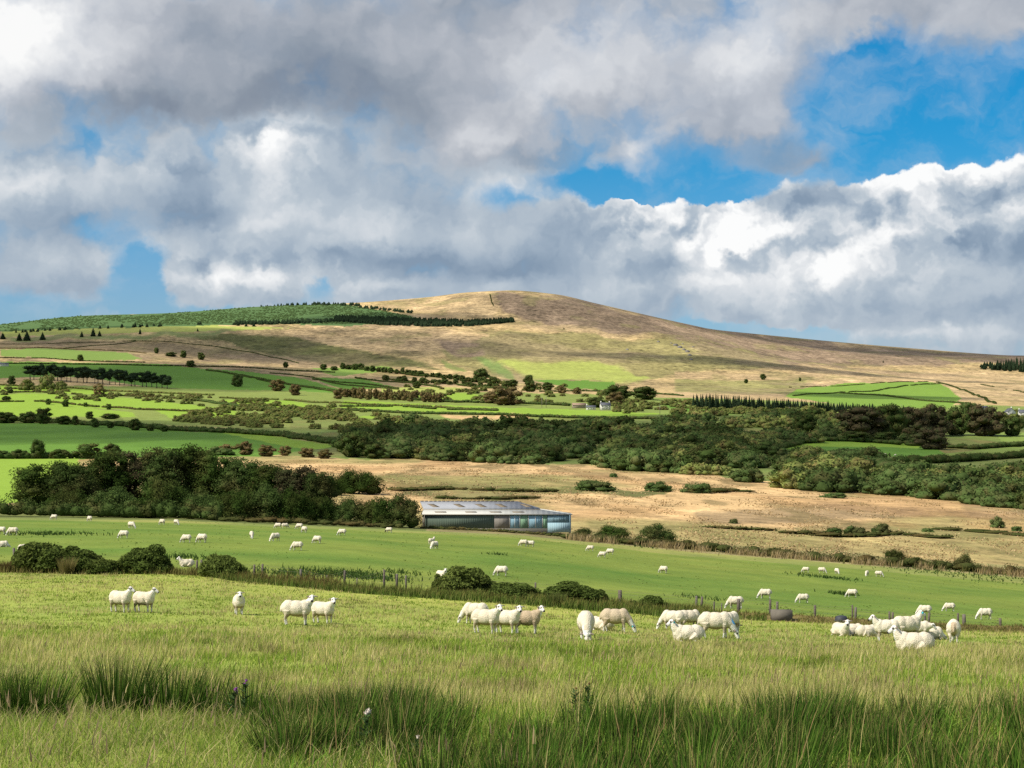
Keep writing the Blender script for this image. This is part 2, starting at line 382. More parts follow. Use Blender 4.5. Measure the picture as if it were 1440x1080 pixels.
    n7 = fbm(X/70, Yd/150, 57, 4); g7 = mm*sstep(.52, .64, n7)[..., None]*.6; C = C*(1-g7)+np.array((.21, .20, .07))*g7
    n8 = fbm(X/30, Yd/90, 59, 4); g8 = mm*sstep(.54, .66, n8)[..., None]*.4; C = C*(1-g8)+np.array((.30, .17, .075))*g8
    C = C*(1+mm*.25*sstep(.42, .2, n3)[..., None])
    # pasture: yellower and greener swathes
    pm = ((1-M)*(Yd < 305))[..., None]; n5 = fbm(X/7, Yd/10, 61, 4)[..., None]; n6 = fbm(X/26, Yd/30, 63, 3)[..., None]
    C = C*(1+pm*(np.array([.75, .3, .5])*(n6-.5)+np.array([.6, .4, .5])*(n5-.5)))
    n, k = X.shape
    idx = np.arange(n*k).reshape(n, k)
    Q = np.stack([idx[:-1, :-1], idx[:-1, 1:], idx[1:, 1:], idx[1:, :-1]], -1).reshape(-1, 4)
    m, t, out = new_mat('ground_cover')
    p = geo_pos(t); c = t.attr('cover'); mo = t.attr('moor', 'Fac')
    a1 = t.noise(t.vmath('MULTIPLY', p, (1.0, .45, 1.0)), .9, 6, .7); a2 = t.noise(p, .12, 5, .6); a3 = t.noise(p, .018, 5, .62)
    v = (a1-.5)*.9 + (a2-.5)*.9
    yy = t.sep(p)[1]; fr = t.ss(1800, 3000, yy)*mo; a4 = t.noise(t.vmath('MULTIPLY', p, (.011, .0035, .004)), 1.0, 6, .68); a5 = t.noise(p, .045, 5, .7)
    v = v*(0.45+mo*1.25) + (a3-.5)*mo*.9 + fr*((a4-.5)*1.6+(a5-.5)*1.9+(a2-.5)*1.3)
    fac = t.math('ADD', v, 1.0).max(.25)
    c2 = t.vmath('SCALE', t.mix(fr*t.ss(.5, .66, t.noise(p, .008, 7, .68))*.55, c, (.13, .105, .06, 1)), fac)
    bm = bump(t, a1*.35+a2*1.2+a3*2.5*mo, .55, .6)
    principled(t, out, c2, .95, .05, bm)
    me = mesh_from('ground', np.stack([X, Yd, Z], -1).reshape(-1, 3), [Q], m, True, {'cover': C.reshape(-1, 3), 'moor': M.ravel()})
    return tag(link('ground', me), 'green pasture, tan moorland and hill slopes of the valley', kind='structure')
make_ground()
# ---------------------------------------------------------------- sky: Nishita with procedural cumulus mixed in by direction
def make_world():
    w = bpy.data.worlds.new('World'); SC.world = w; w.use_nodes = True
    t = NT(w.node_tree); t.N.clear()
    out = t.node('ShaderNodeOutputWorld'); bg = t.node('ShaderNodeBackground'); bg.inputs[1].default_value = SKY_STRENGTH
    t.L.new(bg.outputs[0], out.inputs[0])
    sky = t.node('ShaderNodeTexSky', sky_type='NISHITA'); sky.sun_disc = False
    sky.sun_elevation = SUN_EL; sky.sun_rotation = math.atan2(SUN_DIR[0], SUN_DIR[1])
    sky.air_density = 1.0; sky.dust_density = .6; sky.ozone_density = 2.0
    d = E(t, t.node('ShaderNodeTexCoord').outputs['Generated'])
    x, y, z = t.sep(d)
    az = t.math('ARCTAN2', x, y)*10.0; el = t.math('ARCSINE', z)*10.0
    P = t.xyz(az, el, 0.0)
    k = 10.0/F
    def loc(px, py): return ((px-720)*k, (YH-py)*k)
    # broad wander of the outlines
    wn = t.node('ShaderNodeTexNoise'); t.set(wn.inputs['Vector'], P); wn.inputs['Scale'].default_value = 3.2; wn.inputs['Detail'].default_value = 4; wn.inputs['Roughness'].default_value = .6
    W = t.vmath('SUBTRACT', E(t, wn.outputs['Color']), (.5, .5, .5))
    Pw = t.vmath('ADD', P, t.vmath('SCALE', W, .42))
    def field(blobs, v):
        acc = None
        for (px, py, rx, ry, wt) in blobs:
            cx, cy = loc(px, py); ix, iy = 1/(rx*k), 1/(ry*k)
            n = t.node('ShaderNodeVectorMath', operation='MULTIPLY_ADD'); t.set(n.inputs[0], v)
            n.inputs[1].default_value = (ix, iy, 0); n.inputs[2].default_value = (-cx*ix, -cy*iy, 0)
            q = E(t, n.outputs[0]); r2 = t.vmath('DOT_PRODUCT', q, q)
            g = t.math('EXPONENT', r2*-1.0)
            acc = g*wt if acc is None else t.math('MULTIPLY_ADD', g, wt, acc)
        return acc
    def billow(v, sc):
        n = t.node('ShaderNodeTexVoronoi', feature='SMOOTH_F1', voronoi_dimensions='2D'); t.set(n.inputs['Vector'], v)
        for k_, x_ in (('Scale', sc), ('Detail', 2.0), ('Roughness', .5), ('Smoothness', .5)): n.inputs[k_].default_value = x_
        return 1.0-E(t, n.outputs['Distance'])
    def fb(v, sc, det, ro):
        n = t.node('ShaderNodeTexNoise', noise_dimensions='2D'); t.set(n.inputs['Vector'], v)
        for k_, x_ in (('Scale', sc), ('Detail', det), ('Roughness', ro)): n.inputs[k_].default_value = x_
        return E(t, n.outputs[0])
    Ps = t.vmath('MULTIPLY', Pw, (1.0, 1.25, 1.0))
    wf = t.node('ShaderNodeTexNoise'); t.set(wf.inputs['Vector'], P); wf.inputs['Scale'].default_value = 14; wf.inputs['Detail'].default_value = 5; wf.inputs['Roughness'].default_value = .62
    W2 = t.vmath('SUBTRACT', E(t, wf.outputs['Color']), (.5, .5, .5))
    Pf = t.vmath('ADD', Ps, t.vmath('SCALE', W2, .11))
    L = (-.07, .10, 0)
    B0 = billow(Pf, 2.6); B1 = billow(t.vmath('ADD', Pf, L), 2.6)
    N0 = fb(Pf, 2.6, 6, .55); N1 = fb(t.vmath('ADD', Pf, L), 2.6, 6, .55); NS = fb(Pw, 1.7, 3, .5)
    H0 = B0*.75+N0*.55; H1 = B1*.75+N1*.55                     # lumpy height of the cloud faces
    # far cumulus: crisp lumpy heads, blue-grey undersides
    Pc = t.vmath('ADD', P, t.vmath('SCALE', W, .16)); Pc = t.vmath('ADD', Pc, t.vmath('SCALE', W2, .07))
    covc = field(CUMULUS, Pc); crisp = field(CRISP, P).clamp()
    denc = covc+CUM_BASE+(H0-.68)*(.55+crisp*.35)
    ac = t.ss(0.0, 1.0, denc/(.52-crisp*.41))
    brc = field(CUM_SHADE, Pc)+CUM_SH+(H0-H1)*(.30+crisp*1.05)+(1.0-t.ss(.0, .5, denc))*(.06+crisp*.26)+(N0-.5)*(.16+crisp*.16)+(NS-.5)*.30
    # nearer grey deck across the top
    Pd = t.vmath('ADD', P, t.vmath('SCALE', W, .30)); Pd = t.vmath('ADD', Pd, t.vmath('SCALE', W2, .05))
    dend = field(DECK, Pd)-.42+(H0-.68)*.42+(NS-.5)*.30
    ad = t.ss(-.10, .66, dend)
    brd = field(DECK_SHADE, Pw)+DECK_SH+(H0-H1)*.17+(N0-.5)*.10+(NS-.5)*.42+(1.0-t.ss(.0, .35, dend))*.10
    def ramp_of(v, stops):
        r = t.node('ShaderNodeValToRGB'); t.set(r.inputs[0], v.clamp()); cr = r.color_ramp
        while len(cr.elements) < len(stops): cr.elements.new(.5)
        for e_, (a, c) in zip(cr.elements, stops): e_.position = a; e_.color = (*c, 1)
        return E(t, r.outputs[0])
    colc = ramp_of(brc, [(0.0, (.235, .315, .42)), (.25, (.345, .425, .52)), (.5, (.50, .565, .63)), (.75, (.75, .775, .80)), (1.0, (1.0, 1.0, .99))])
    cold = ramp_of(brd, [(0.0, (.18, .22, .29)), (.25, (.275, .32, .385)), (.5, (.44, .47, .525)), (.75, (.67, .69, .725)), (1.0, (.98, .98, .97))])
    S = 1.0/(SKY_STRENGTH*2**EXPOSURE)
    tint = t.vmath('MULTIPLY', E(t, sky.outputs[0]), t.mix(t.ss(.55, 1.7, el), (.36, .52, .71, 1), (.05, .45, .68, 1)))
    veil = t.ss(.42, .80, fb(t.vmath('MULTIPLY', Pw, (1.0, 1.6, 1.0)), 1.5, 6, .6))*.42
    tint = t.mix(veil, tint, (S*.52, S*.60, S*.68, 1))
    col = t.mix(ac*.97, tint, t.vmath('SCALE', colc, S)); col = t.mix(ad*.95, col, t.vmath('SCALE', cold, S))
    back = t.ss(.40, .60, t.noise(P, .45, 5, .55))
    # away from the view: broken cloud of the same kind
    col_b = t.mix(back*.85, E(t, sky.outputs[0]), (S*.62, S*.64, S*.68, 1))
    inview = t.ss(.78, .93, y)
    col = t.mix(inview, col_b, col)
    t.set(bg.inputs[0], col)
    w.cycles.sampling_method = 'MANUAL'; w.cycles.sample_map_resolution = 512
CUM_BASE = .46; CUM_SH = .41; DECK_SH = .52
CUMULUS = [  # far cloud: x, y, reach in x, reach in y, weight; + cloud, - clear sky
 (1330,170,260,75,-1.3), (1120,190,120,50,-.8), (990,262,110,32,-1.0), (850,262,60,24,-.6), (1210,235,70,24,-.4), (735,288,60,20,-.5), (200,400,40,46,-1.1), (30,446,80,24,-1.0), (300,436,40,10,-.5), (455,402,34,16,-.6), (1040,470,90,13,-1.5), (1140,470,60,20,-.5), (140,330,50,30,-.25),
 (1360,300,120,62,.9), (1235,290,55,30,.6), (1130,380,190,60,.7), (885,302,27,16,1.15), (870,350,90,40,.5), (960,330,36,44,.6), (1030,320,34,20,.6), (1090,280,60,26,.35), (1180,450,160,20,.4), (1360,440,140,36,.5),
 (385,200,36,40,.8), (400,300,130,70,.6), (600,320,160,50,.5), (320,397,105,22,.8), (560,402,80,16,.5), (80,380,90,30,.6), (70,280,120,40,.5), (260,235,14,9,.8), (690,240,60,22,.4), (780,320,60,40,.4), (800,400,90,20,.4)]
CUM_SHADE = [(385,205,30,44,.42), (395,290,70,50,.24), (520,325,70,34,.14), (275,300,60,44,-.34), (120,322,80,30,-.32), (60,268,110,26,.20), (330,390,100,16,.40), (255,350,60,22,.22), (520,362,180,18,-.32), (90,370,90,18,.08), (80,410,110,16,-.12), (690,262,50,22,.20), (720,340,70,30,.06), (690,378,140,22,-.32), (560,398,60,10,.22), (620,300,60,20,-.10),
 (885,302,40,22,.6), (1240,268,60,18,.5), (1370,245,80,26,.5), (1300,310,60,30,.24), (1335,350,50,20,-.30), (1410,355,50,30,-.24), (1100,340,130,46,.40), (1010,385,70,34,.36), (960,300,40,26,.12), (935,375,36,36,-.30), (860,350,40,30,-.10), (1020,318,24,16,.34), (1110,290,80,20,-.20), (1190,395,120,24,.14), (1250,430,90,16,-.12), (1280,470,100,10,.30), (1420,440,80,24,-.12), (860,395,70,20,.18), (1040,440,110,10,-.06)]
DECK = [(690,-10,160,60,.5), (960,-10,160,50,.4), (-40,90,260,125,.95), (200,90,220,130,.8), (420,70,180,110,.7), (600,110,170,120,.75), (780,110,170,120,.8), (960,100,140,95,.85), (1090,90,80,80,.45), (900,225,40,36,.45), (1350,36,170,56,.95), (1345,100,60,22,.45), (1210,20,110,50,.75), (1090,150,90,60,.5), (1430,30,80,50,.4), (700,220,160,40,.45),
 (1245,120,40,40,-.5), (400,205,60,30,-.5), (1150,170,60,30,-.25), (1040,190,110,45,.6), (1120,236,100,22,.6), (1190,150,20,30,.3), (1420,220,16,14,.5), (1200,262,60,14,.5)]
DECK_SHADE = [(50,60,130,90,.46), (30,165,90,50,.16), (230,180,300,44,-.50), (60,212,240,24,-.22), (470,130,170,70,-.34), (620,40,120,40,-.14), (330,60,90,50,-.12), (810,90,110,60,.24), (760,130,60,36,.14), (1000,50,140,50,.12), (660,205,110,24,.14), (600,262,130,30,-.26), (790,225,70,20,-.28), (895,215,36,34,.30), (1040,100,60,40,.20), (1120,110,50,50,-.10), (1230,60,60,40,-.02), (1340,100,90,24,-.14), (1110,225,50,20,-.18), (1160,250,50,20,-.2), (700,10,200,20,-.08)]
CRISP = [(1340,280,180,80,1.0), (1090,340,180,80,.8), (885,300,60,40,1.0), (385,190,70,70,.6), (330,385,130,34,.6), (1000,320,60,40,.7), (250,240,40,20,.7)]
make_world()
# ---------------------------------------------------------------- foliage
def leaf_mat(name, col, var=.35, trans=.25, tone=None):
    m, t, out = new_mat(name)
    oi = t.node('ShaderNodeObjectInfo'); p = geo_pos(t)
    n = t.noise(p, .55, 4, .6); n2 = t.noise(p, 3.5, 2, .5)
    f = (E(t, oi.outputs['Random'])-.5)*var+(n-.5)*1.0+(n2-.5)*.7+1.0
    c = t.vmath('SCALE', col, f.max(.25))
    if tone is not None: c = t.mix(t.ss(.42, .68, t.noise(p, .23, 3, .5)), c, t.vmath('SCALE', tone, f.max(.25)))
    a = t.node('ShaderNodeBsdfDiffuse'); b = t.node('ShaderNodeBsdfTranslucent'); x = t.node('ShaderNodeMixShader')
    t.set(a.inputs[0], c); t.set(b.inputs[0], c); x.inputs[0].default_value = trans
    t.L.new(a.outputs[0], x.inputs[1]); t.L.new(b.outputs[0], x.inputs[2]); t.L.new(x.outputs[0], out.inputs[0])
    return m
LM = dict(
 willow=leaf_mat('willow_leaves', (.072, .112, .033), .6, .3, (.10, .108, .04)),
 light=leaf_mat('sallow_leaves', (.15, .18, .05), .5, .3, (.16, .13, .05)),
 brown=leaf_mat('rusty_leaves', (.14, .10, .045), .4, .25, (.12, .11, .04)),
 oak=leaf_mat('oak_leaves', (.052, .082, .022), .5, .25, (.075, .075, .026)),
 beech=leaf_mat('dark_leaves', (.075, .06, .032), .5, .25, (.055, .07, .026)),
 ash=leaf_mat('ash_leaves', (.038, .066, .014), .5, .3, (.055, .064, .018)),  # leaf colour darkened to stand in for cloud shadow over the wood
 gorse=leaf_mat('gorse_spines', (.075, .105, .024), .3, .25, (.10, .125, .03)),
 bramble=leaf_mat('bramble_leaves', (.06, .072, .022), .4, .25, (.10, .075, .03)),
 conifer=leaf_mat('conifer_needles', (.022, .036, .018), .4, .1),
 young=leaf_mat('young_needles', (.075, .12, .042), .5, .2),
 rush=leaf_mat('rush_stems', (.055, .085, .02), .3, .3, (.10, .10, .03)),
)
def bark_mat():
    m, t, out = new_mat('bark'); p = geo_pos(t)
    n = t.noise(t.vmath('MULTIPLY', p, (4, 4, .8)), 1.5, 4)
    principled(t, out, t.mix(n, (.05, .04, .03), (.14, .12, .10)), .9, .1); return m
BARK = bark_mat()
def unit(n, rng, up=.0):
    v = rng.normal(size=(n, 3)); v[:, 2] += up
    return v/np.linalg.norm(v, axis=1)[:, None]
def leaves_at(P, Nn, size, rng, asp=.6):
    """one quad per point, facing roughly along Nn"""
    n = len(P); a = np.cross(Nn, rng.normal(size=(n, 3))); a /= np.linalg.norm(a, axis=1)[:, None]+1e-9
    b = np.cross(Nn, a); s = (np.asarray(size)*rng.uniform(.6, 1.35, n))[:, None]/2
    V = np.stack([P-a*s, P-b*s*asp+a*s*.1, P+a*s, P+b*s*asp+a*s*.1], 1).reshape(-1, 3)
    return V, np.arange(4*n).reshape(n, 4)
def crown_arrays(lumps, n, leaf, rng, core=.74, low=-.35, jit=.75, floor=True, fuzz=.46):
    """leaf quads spread over a set of lumps (x,y,z,rx,ry,rz), with a ragged inner mass"""
    L = np.asarray(lumps, float); w = (L[:, 3]*L[:, 5]); w = w/w.sum()
    k = rng.choice(len(L), n, p=w); d = unit(n, rng, .25)
    fl = d[:, 2] < low; d[fl, 2] *= -1
    r = 1.08-fuzz+fuzz*rng.random(n)**.6
    P = L[k, :3]+d*L[k, 3:]*r[:, None]
    N = d+jit*rng.normal(size=(n, 3)); N /= np.linalg.norm(N, axis=1)[:, None]
    V, Q = leaves_at(P, N, leaf, rng)
    if floor: V[:, 2] = np.maximum(V[:, 2], .02)
    Vs = [V]; Qs = [Q]; Ts = []; o = len(V)
    if core:
        for l in L:
            m = MB().ell((0, 0, 0), l[3:]*core, 9, 6); vv = m.V[0]
            q = vv/(np.abs(l[3:]).mean()+1e-9)
            vv = vv*(1+.28*(fbm(q[:, 0]*2.3+l[0], q[:, 1]*2.3+q[:, 2]*1.7+l[1], 5, 2)-.5))[:, None]+l[:3]
            if floor: vv[:, 2] = np.maximum(vv[:, 2], .01)
            Vs.append(vv); Qs.append(m.Q[0]+o); Ts.append(m.T[0]+o); o += len(vv)
    return np.concatenate(Vs), np.concatenate(Qs), (np.concatenate(Ts) if Ts else np.zeros((0, 3), int))
def dome_lumps(w, h, k, rng, base=.12):
    """lumps filling a dome of width w, height h standing on the ground"""
    out = [(0, 0, h*.42, w*.34, w*.34, h*.40)]
    for i in range(k):
        a = rng.uniform(0, 2*math.pi); rr = math.sqrt(rng.random())*w*.37
        top = h*max(.2, 1-(rr/(w*.5))**2)**.75*rng.uniform(.8, 1.08)
        r = w*rng.uniform(.13, .22); rz = min(r*rng.uniform(.7, .95), top*.5)
        out.append((rr*math.cos(a), rr*math.sin(a), max(top-rz, rz*base+.2), r, r*rng.uniform(.8, 1.1), rz))
    for i in range(6):                                       # skirt: the lowest growth rests on the ground
        a = i*1.05+rng.uniform(-.3, .3); out.append((w*.3*math.cos(a), w*.3*math.sin(a), h*.14, w*rng.uniform(.15, .21), w*rng.uniform(.15, .21), h*rng.uniform(.2, .3)))
    return out
def crown_mesh(name, lumps, n, leaf, mat, seed, **k):
    V, Q, T = crown_arrays(lumps, n, leaf, np.random.default_rng(seed), **k)
    return mesh_from(name, V, [Q, T], LM[mat])
def trunk_mesh(h, r, lumps, seed, lean=0.0):
    rg = np.random.default_rng(seed); m = MB()
    z = np.linspace(-.25, h, 6); bend = rg.normal(size=2)*h*.03
    pts = np.stack([bend[0]*np.sin(z/h*2.5)+lean*z, bend[1]*np.sin(z/h*3), z], 1)
    m.tube(pts, np.linspace(r, r*.45, 6)*np.array([1.35, 1, 1, 1, 1, 1]), 8)
    for l in lumps[:5]:
        s = pts[rg.integers(2, 5)]; e = np.array(l[:3]); mid = (s+e)/2+[0, 0, -.08*h]
        m.tube([s, mid, e], [r*.45, r*.3, r*.12], 6)
    return m.mesh('trunk', BARK, True)
class Plant:
    """a kind of plant: crown mesh, trunk mesh, its own width and height"""
    def __init__(s, crown, trunk, w, h, part='crown', tpart='trunk'): s.c, s.t, s.w, s.h, s.p, s.tp = crown, trunk, w, h, part, tpart
    def put(s, name, loc, w, h, label, cat, group=None, parts=True, rz=None):
        rz = random.uniform(0, 6.28) if rz is None else rz
        sc = (w/s.w, w/s.w*random.uniform(.85, 1.1), h/s.h)
        if parts and s.t is not None:
            r = link(name, None, None, loc, rz, sc)
            link(s.p, s.c, r); link(s.tp, s.t, r)
        else: r = link(name, s.c, None, loc, rz, sc)
        return tag(r, label, cat, group)
def bush_kind(w, h, mat, seed, n=700, leaf=.5, k=7, **kw):
    rg = np.random.default_rng(seed); L = dome_lumps(w, h, k, rg)
    return Plant(crown_mesh(mat+'_crown', L, n, leaf, mat, seed, **kw), trunk_mesh(h*.5, h*.035, L, seed), w, h)
def tree_kind(w, h, mat, seed, n=2500, leaf=.5, clear=.16, k=16, **kw):
    rg = np.random.default_rng(seed); L = []
    for i in range(k):
        u = (i+.5)/k; zz = clear+.12+(.86-clear)*u
        prof = math.sin(math.pi*(.24+.60*u))**.7
        a = i*2.4+rg.uniform(-.5, .5); rr = w*.34*prof*rg.uniform(.45, 1.05)
        r = w*rg.uniform(.15, .24)*(.65+.35*prof)
        L.append((rr*math.cos(a), rr*math.sin(a), h*zz-r*.25, r, r*rg.uniform(.85, 1.15), r*rg.uniform(.6, .85)))
    L.append((0, 0, h*(.55+clear*.4), w*.24, w*.24, h*.26))
    for i in range(4): L.append((w*.15*math.cos(i*1.6), w*.15*math.sin(i*1.6), h*.17, w*.17, w*.17, h*.2))
    zt = max(l[2]+l[5] for l in L); L = [(l[0], l[1], l[2]*h/zt, l[3], l[4], l[5]) for l in L]
    return Plant(crown_mesh(mat+'_crown', L, n, leaf, mat, seed, low=-.6, **kw), trunk_mesh(h*.62, h*.032, L[::-1], seed), w, h)
def spruce_kind(w, h, mat, seed, n=500, leaf=.9):
    rg = np.random.default_rng(seed); z = (1-np.sqrt(rg.random(n)))*.97*h+.02*h
    tier = .82+.18*np.cos(z/h*2*math.pi*8+rg.uniform(0, 6)); a = rg.uniform(0, 2*math.pi, n)
    r = w*.5*(1-z/h)**.85*tier*np.sqrt(rg.uniform(.35, 1, n)); P = np.stack([r*np.cos(a), r*np.sin(a), z], 1)
    N = np.stack([np.cos(a), np.sin(a), .9+0*a], 1)+.5*rg.normal(size=(n, 3)); N /= np.linalg.norm(N, axis=1)[:, None]
    V, Q = leaves_at(P, N, leaf*(.45+.65*(1-z/h)), rg, .5)
    m = MB().tube([(0, 0, 0), (0, 0, h*.3), (0, 0, h*.93)], [w*.34, w*.26, .03], 8)
    Q2 = m.Q[0]+len(V); T2 = m.T[0]+len(V)
    me = mesh_from(mat+'_crown', np.concatenate([V, m.V[0]]), [np.concatenate([Q, Q2]), T2], LM[mat])
    tr = MB().tube([(0, 0, -.3), (0, 0, h*.2)], [w*.05, w*.045], 8).mesh('trunk', BARK, True)
    return Plant(me, tr, w, h)
def pine_kind(w, h, seed, n=700):
    rg = np.random.default_rng(seed); L = []
    for i in range(9):
        a = i*2.4; rr = w*rg.uniform(.05, .3); r = w*rg.uniform(.22, .32)
        L.append((rr*math.cos(a), rr*math.sin(a), h*rg.uniform(.34, .86), r, r, r*.95))
    return Plant(crown_mesh('pine_crown', L, n, .8, 'conifer', seed, low=-.6), trunk_mesh(h*.75, h*.018, L, seed), w, h)
K = dict(
 willow=[bush_kind(9, 5, 'willow', 100+i) for i in range(7)],
 thorn=[bush_kind(8, 5, 'oak', 110+i) for i in range(4)],
 light=[bush_kind(8, 5, 'light', 120+i) for i in range(5)],
 brown=[tree_kind(9, 8, 'brown', 140+i, 900, .6, .06, 10) for i in range(4)],
 oak=[tree_kind(13, 10, 'oak', 160+i, 1500, .7, .05, 14) for i in range(4)],
 beech=[tree_kind(14, 12, 'beech', 170+i, 1800, .7, .06, 15) for i in range(4)],
 ash=[tree_kind(9, 10.5, ('ash', 'oak', 'ash', 'beech', 'oak', 'ash')[i], 180+i, 13000, .27, .05, 34, fuzz=.75, core=.5, jit=1.0) for i in range(6)],
 shrub=[bush_kind(8, 4.5, ('ash', 'oak', 'ash')[i % 3], 200+i, 7500, .21, 18, fuzz=.75, core=.5, jit=1.0) for i in range(5)],
 pine=[pine_kind(9, 17, 220+i) for i in range(4)],
 spruce=[spruce_kind(5, 13, 'conifer', 230+i) for i in range(4)],
)
CNT = {}
def put_px(kind, px, base, wpx, hpx, label, cat='tree', group=None, name=None, parts=True, d=None):
    p = ground(px, base) if d is None else at_dist(px, d)
    s = p[1]/F; i = CNT.get(kind, 0); CNT[kind] = i+1
    pl = K[kind][i % len(K[kind])]
    p[2] -= .1
    return pl.put(name or {'willow': 'willow_bush', 'light': 'sallow_bush', 'brown': 'rusty_tree', 'oak': 'oak_tree', 'beech': 'beech_tree', 'ash': 'broadleaf_tree', 'shrub': 'shrub', 'pine': 'pine_tree', 'spruce': 'spruce_tree'}[kind], p, wpx*s, hpx*s, label, cat, group, parts)
def hedge(pts, h, w, mat, label, leaf=.5, dens=7, d=None, cat='hedge', name='hedge', gap=.0, group=None, lumpy=.5):
    """a hedge or bank of scrub along a line given by where its foot shows"""
    if d is None: G = np.array([ground(*p) for p in pts])
    else: G = np.array([at_dist(p[0], dd) for p, dd in zip(pts, d)])
    o = G[0].copy(); seg = np.linalg.norm(np.diff(G[:, :2], axis=0), axis=1); tot = seg.sum(); cum = np.concatenate([[0], np.cumsum(seg)])
    rg = np.random.default_rng(int(abs(pts[0][0])*7+abs(pts[0][1])*13+h*10)); L = []; s = 0.0
    while s < tot:
        r = w*.5*rg.uniform(.75, 1.3)*(1+.25*lumpy*rg.normal()); r = max(r, w*.25)
        if not (gap and fbm(np.array([s/25.]), np.array([pts[0][1]*1.]), 8, 2)[0] < gap):
            x = np.interp(s, cum, G[:, 0]); y = np.interp(s, cum, G[:, 1]); z = float(height(x, y))
            hh = h*(1+lumpy*(rg.random()-.45))
            L.append((x-o[0]+rg.normal()*w*.12, y-o[1]+rg.normal()*w*.12, z-o[2]+hh*.42, r, r, hh*.55))
        s += r*(.5 if G[0, 1] < 400 else .85)
    if not L: return None
    V, Q, T = crown_arrays(L, max(40, int(len(L)*dens*max(1, h*w/leaf/leaf/6))), leaf, rg, core=.62 if G[0, 1] < 400 else .8, floor=False, fuzz=.8 if G[0, 1] < 400 else .5, jit=1.0)
    zg = height(V[:, 0]+o[0], V[:, 1]+o[1])-o[2]
    V[:, 2] = np.maximum(V[:, 2], zg+.02)
    return tag(link(name, mesh_from(name, V, [Q, T], LM[mat]), None, o), label, cat, group)
# ---------------------------------------------------------------- trees and bushes of the valley
# the wood beside the rear pasture: (x, foot distance, top row, width) in picture units
random.seed(11)
WOOD = [  # x, distance, top, width, kind, label
 (58,322,648,74,'ash','rounded outermost tree of the wood, beside the bright meadow'),
 (104,318,647,62,'ash','second tree of the wood in from the bright meadow, pale leaf gaps at its foot'),
 (148,330,632,66,'ash','tall olive-brown tree of the wood with a level top, over the low yellowish shrub'),
 (190,334,633,62,'ash','dark tree in the wood just short of its highest crown'),
 (228,332,627,60,'ash','tree of the wood whose crown tops the dim green field'),
 (268,336,623,64,'ash','highest tree of the dark wood'),
 (306,334,634,58,'ash','dark tree in the wood one past its highest crown'),
 (344,330,642,62,'ash','slightly lower dark tree in the middle of the wood'),
 (382,326,650,60,'ash','thin-topped tree of the wood near its barn end'),
 (420,322,653,58,'ash','sparse tree of the wood with bare twigs above the pale moor'),
 (448,318,662,50,'ash','last tall tree at the barn end of the wood'),
 (96,312,682,60,'shrub','low shrub at the foot of the outermost wood trees'),
 (162,312,684,84,'shrub','broad yellowish-green shrub in front of the wood'),
 (232,313,664,72,'shrub','domed mid-green shrub against the middle of the wood'),
 (196,309,697,56,'shrub','small shrub just above the dark hedge before the wood'),
 (285,311,690,64,'shrub','dull shrub at the wood edge behind the dark hedge'),
 (330,311,682,64,'shrub','dark shrub where the hedge before the wood ends'),
 (374,312,680,70,'shrub','upright dark shrub in front of the thin-topped trees'),
 (418,312,682,60,'shrub','dark shrub under the last trees of the wood'),
 (455,314,690,46,'shrub','small dark shrub where the wood runs out'),
 (492,315,697,56,'shrub','low bush midway between the wood and the barn'),
 (530,314,693,64,'shrub','leafy bush second from the barn end wall'),
 (562,313,694,68,'shrub','tall dark bush right against the barn end wall'),
 (505,470,657,76,'shrub','round green bush on the tan moor behind the wood'),
 (462,455,664,52,'shrub','bush on the moor between wood and round green bush'),
]
for x, d, top, w, kd, lab in WOOD:
    p = at_dist(x, d); base = project(*p)[1]
    put_px(kd, x, base, w*(1.5 if kd == 'ash' else 1.15), base-top, lab, 'tree' if kd == 'ash' else 'bush', 'trees and shrubs of the dark wood', d=d)
# field hedge in front of the wood
hedge([(-40,0),(80,0),(180,0),(310,0)], 2.6, 2.8, 'oak', 'dark clipped hedge in front of the wood, at the far side of the sheep pasture', .3, 9, d=[303,304,305,306], lumpy=.6)
hedge([(300,0),(380,0),(470,0),(560,0)], 1.0, 3.0, 'bramble', 'low bramble bank between the wood and the barn, pinkish along its top', .3, 6, d=[303,304,305,306], name='bramble_bank', cat='bramble', lumpy=.8)
hedge([(800,0),(880,0),(960,0),(1050,0),(1150,0),(1260,0),(1360,0),(1460,0)], 1.25, 3.4, 'bramble', 'long scruffy bramble bank along the low side of the sheep pasture', .28, 6, d=[306,306,307,307,308,308,309,309], name='bramble_bank', cat='bramble', lumpy=1.0)
BANKB = [(820,748,34,17,'small dark bush at the corner of the barn'),(862,750,56,26,'wide grey-green bush second from the barn'),(922,752,66,30,'dark rounded bush at the moor edge, third from the barn'),
 (1258,790,40,24,'round green bush on the bramble bank, tallest one there'),(1290,792,28,16,'small bush beside the tallest bush of the bramble bank'),(1356,800,34,24,'dark bush near the end of the bramble bank'),(1322,792,24,13,'low dark bush between two rounder ones on the bramble bank'),
 (1000,768,24,10,'tiny bush low on the bramble bank'),(1090,776,30,12,'flat dark bush in the bramble bank')]
for x, b, w, h, lab in BANKB: put_px('shrub', x, b, w, h, lab, 'bush', 'bushes along the moor edge', name='bush', d=313 if x < 1000 else 312)
hedge([(596,0),(650,0),(720,0),(800,0),(830,0)], .45, 1.6, 'bramble', 'low weeds and brambles along the foot of the shed wall', .22, 7, d=[315,315,314.5,314,313.5], name='bramble_bank', cat='bramble', lumpy=1.0)
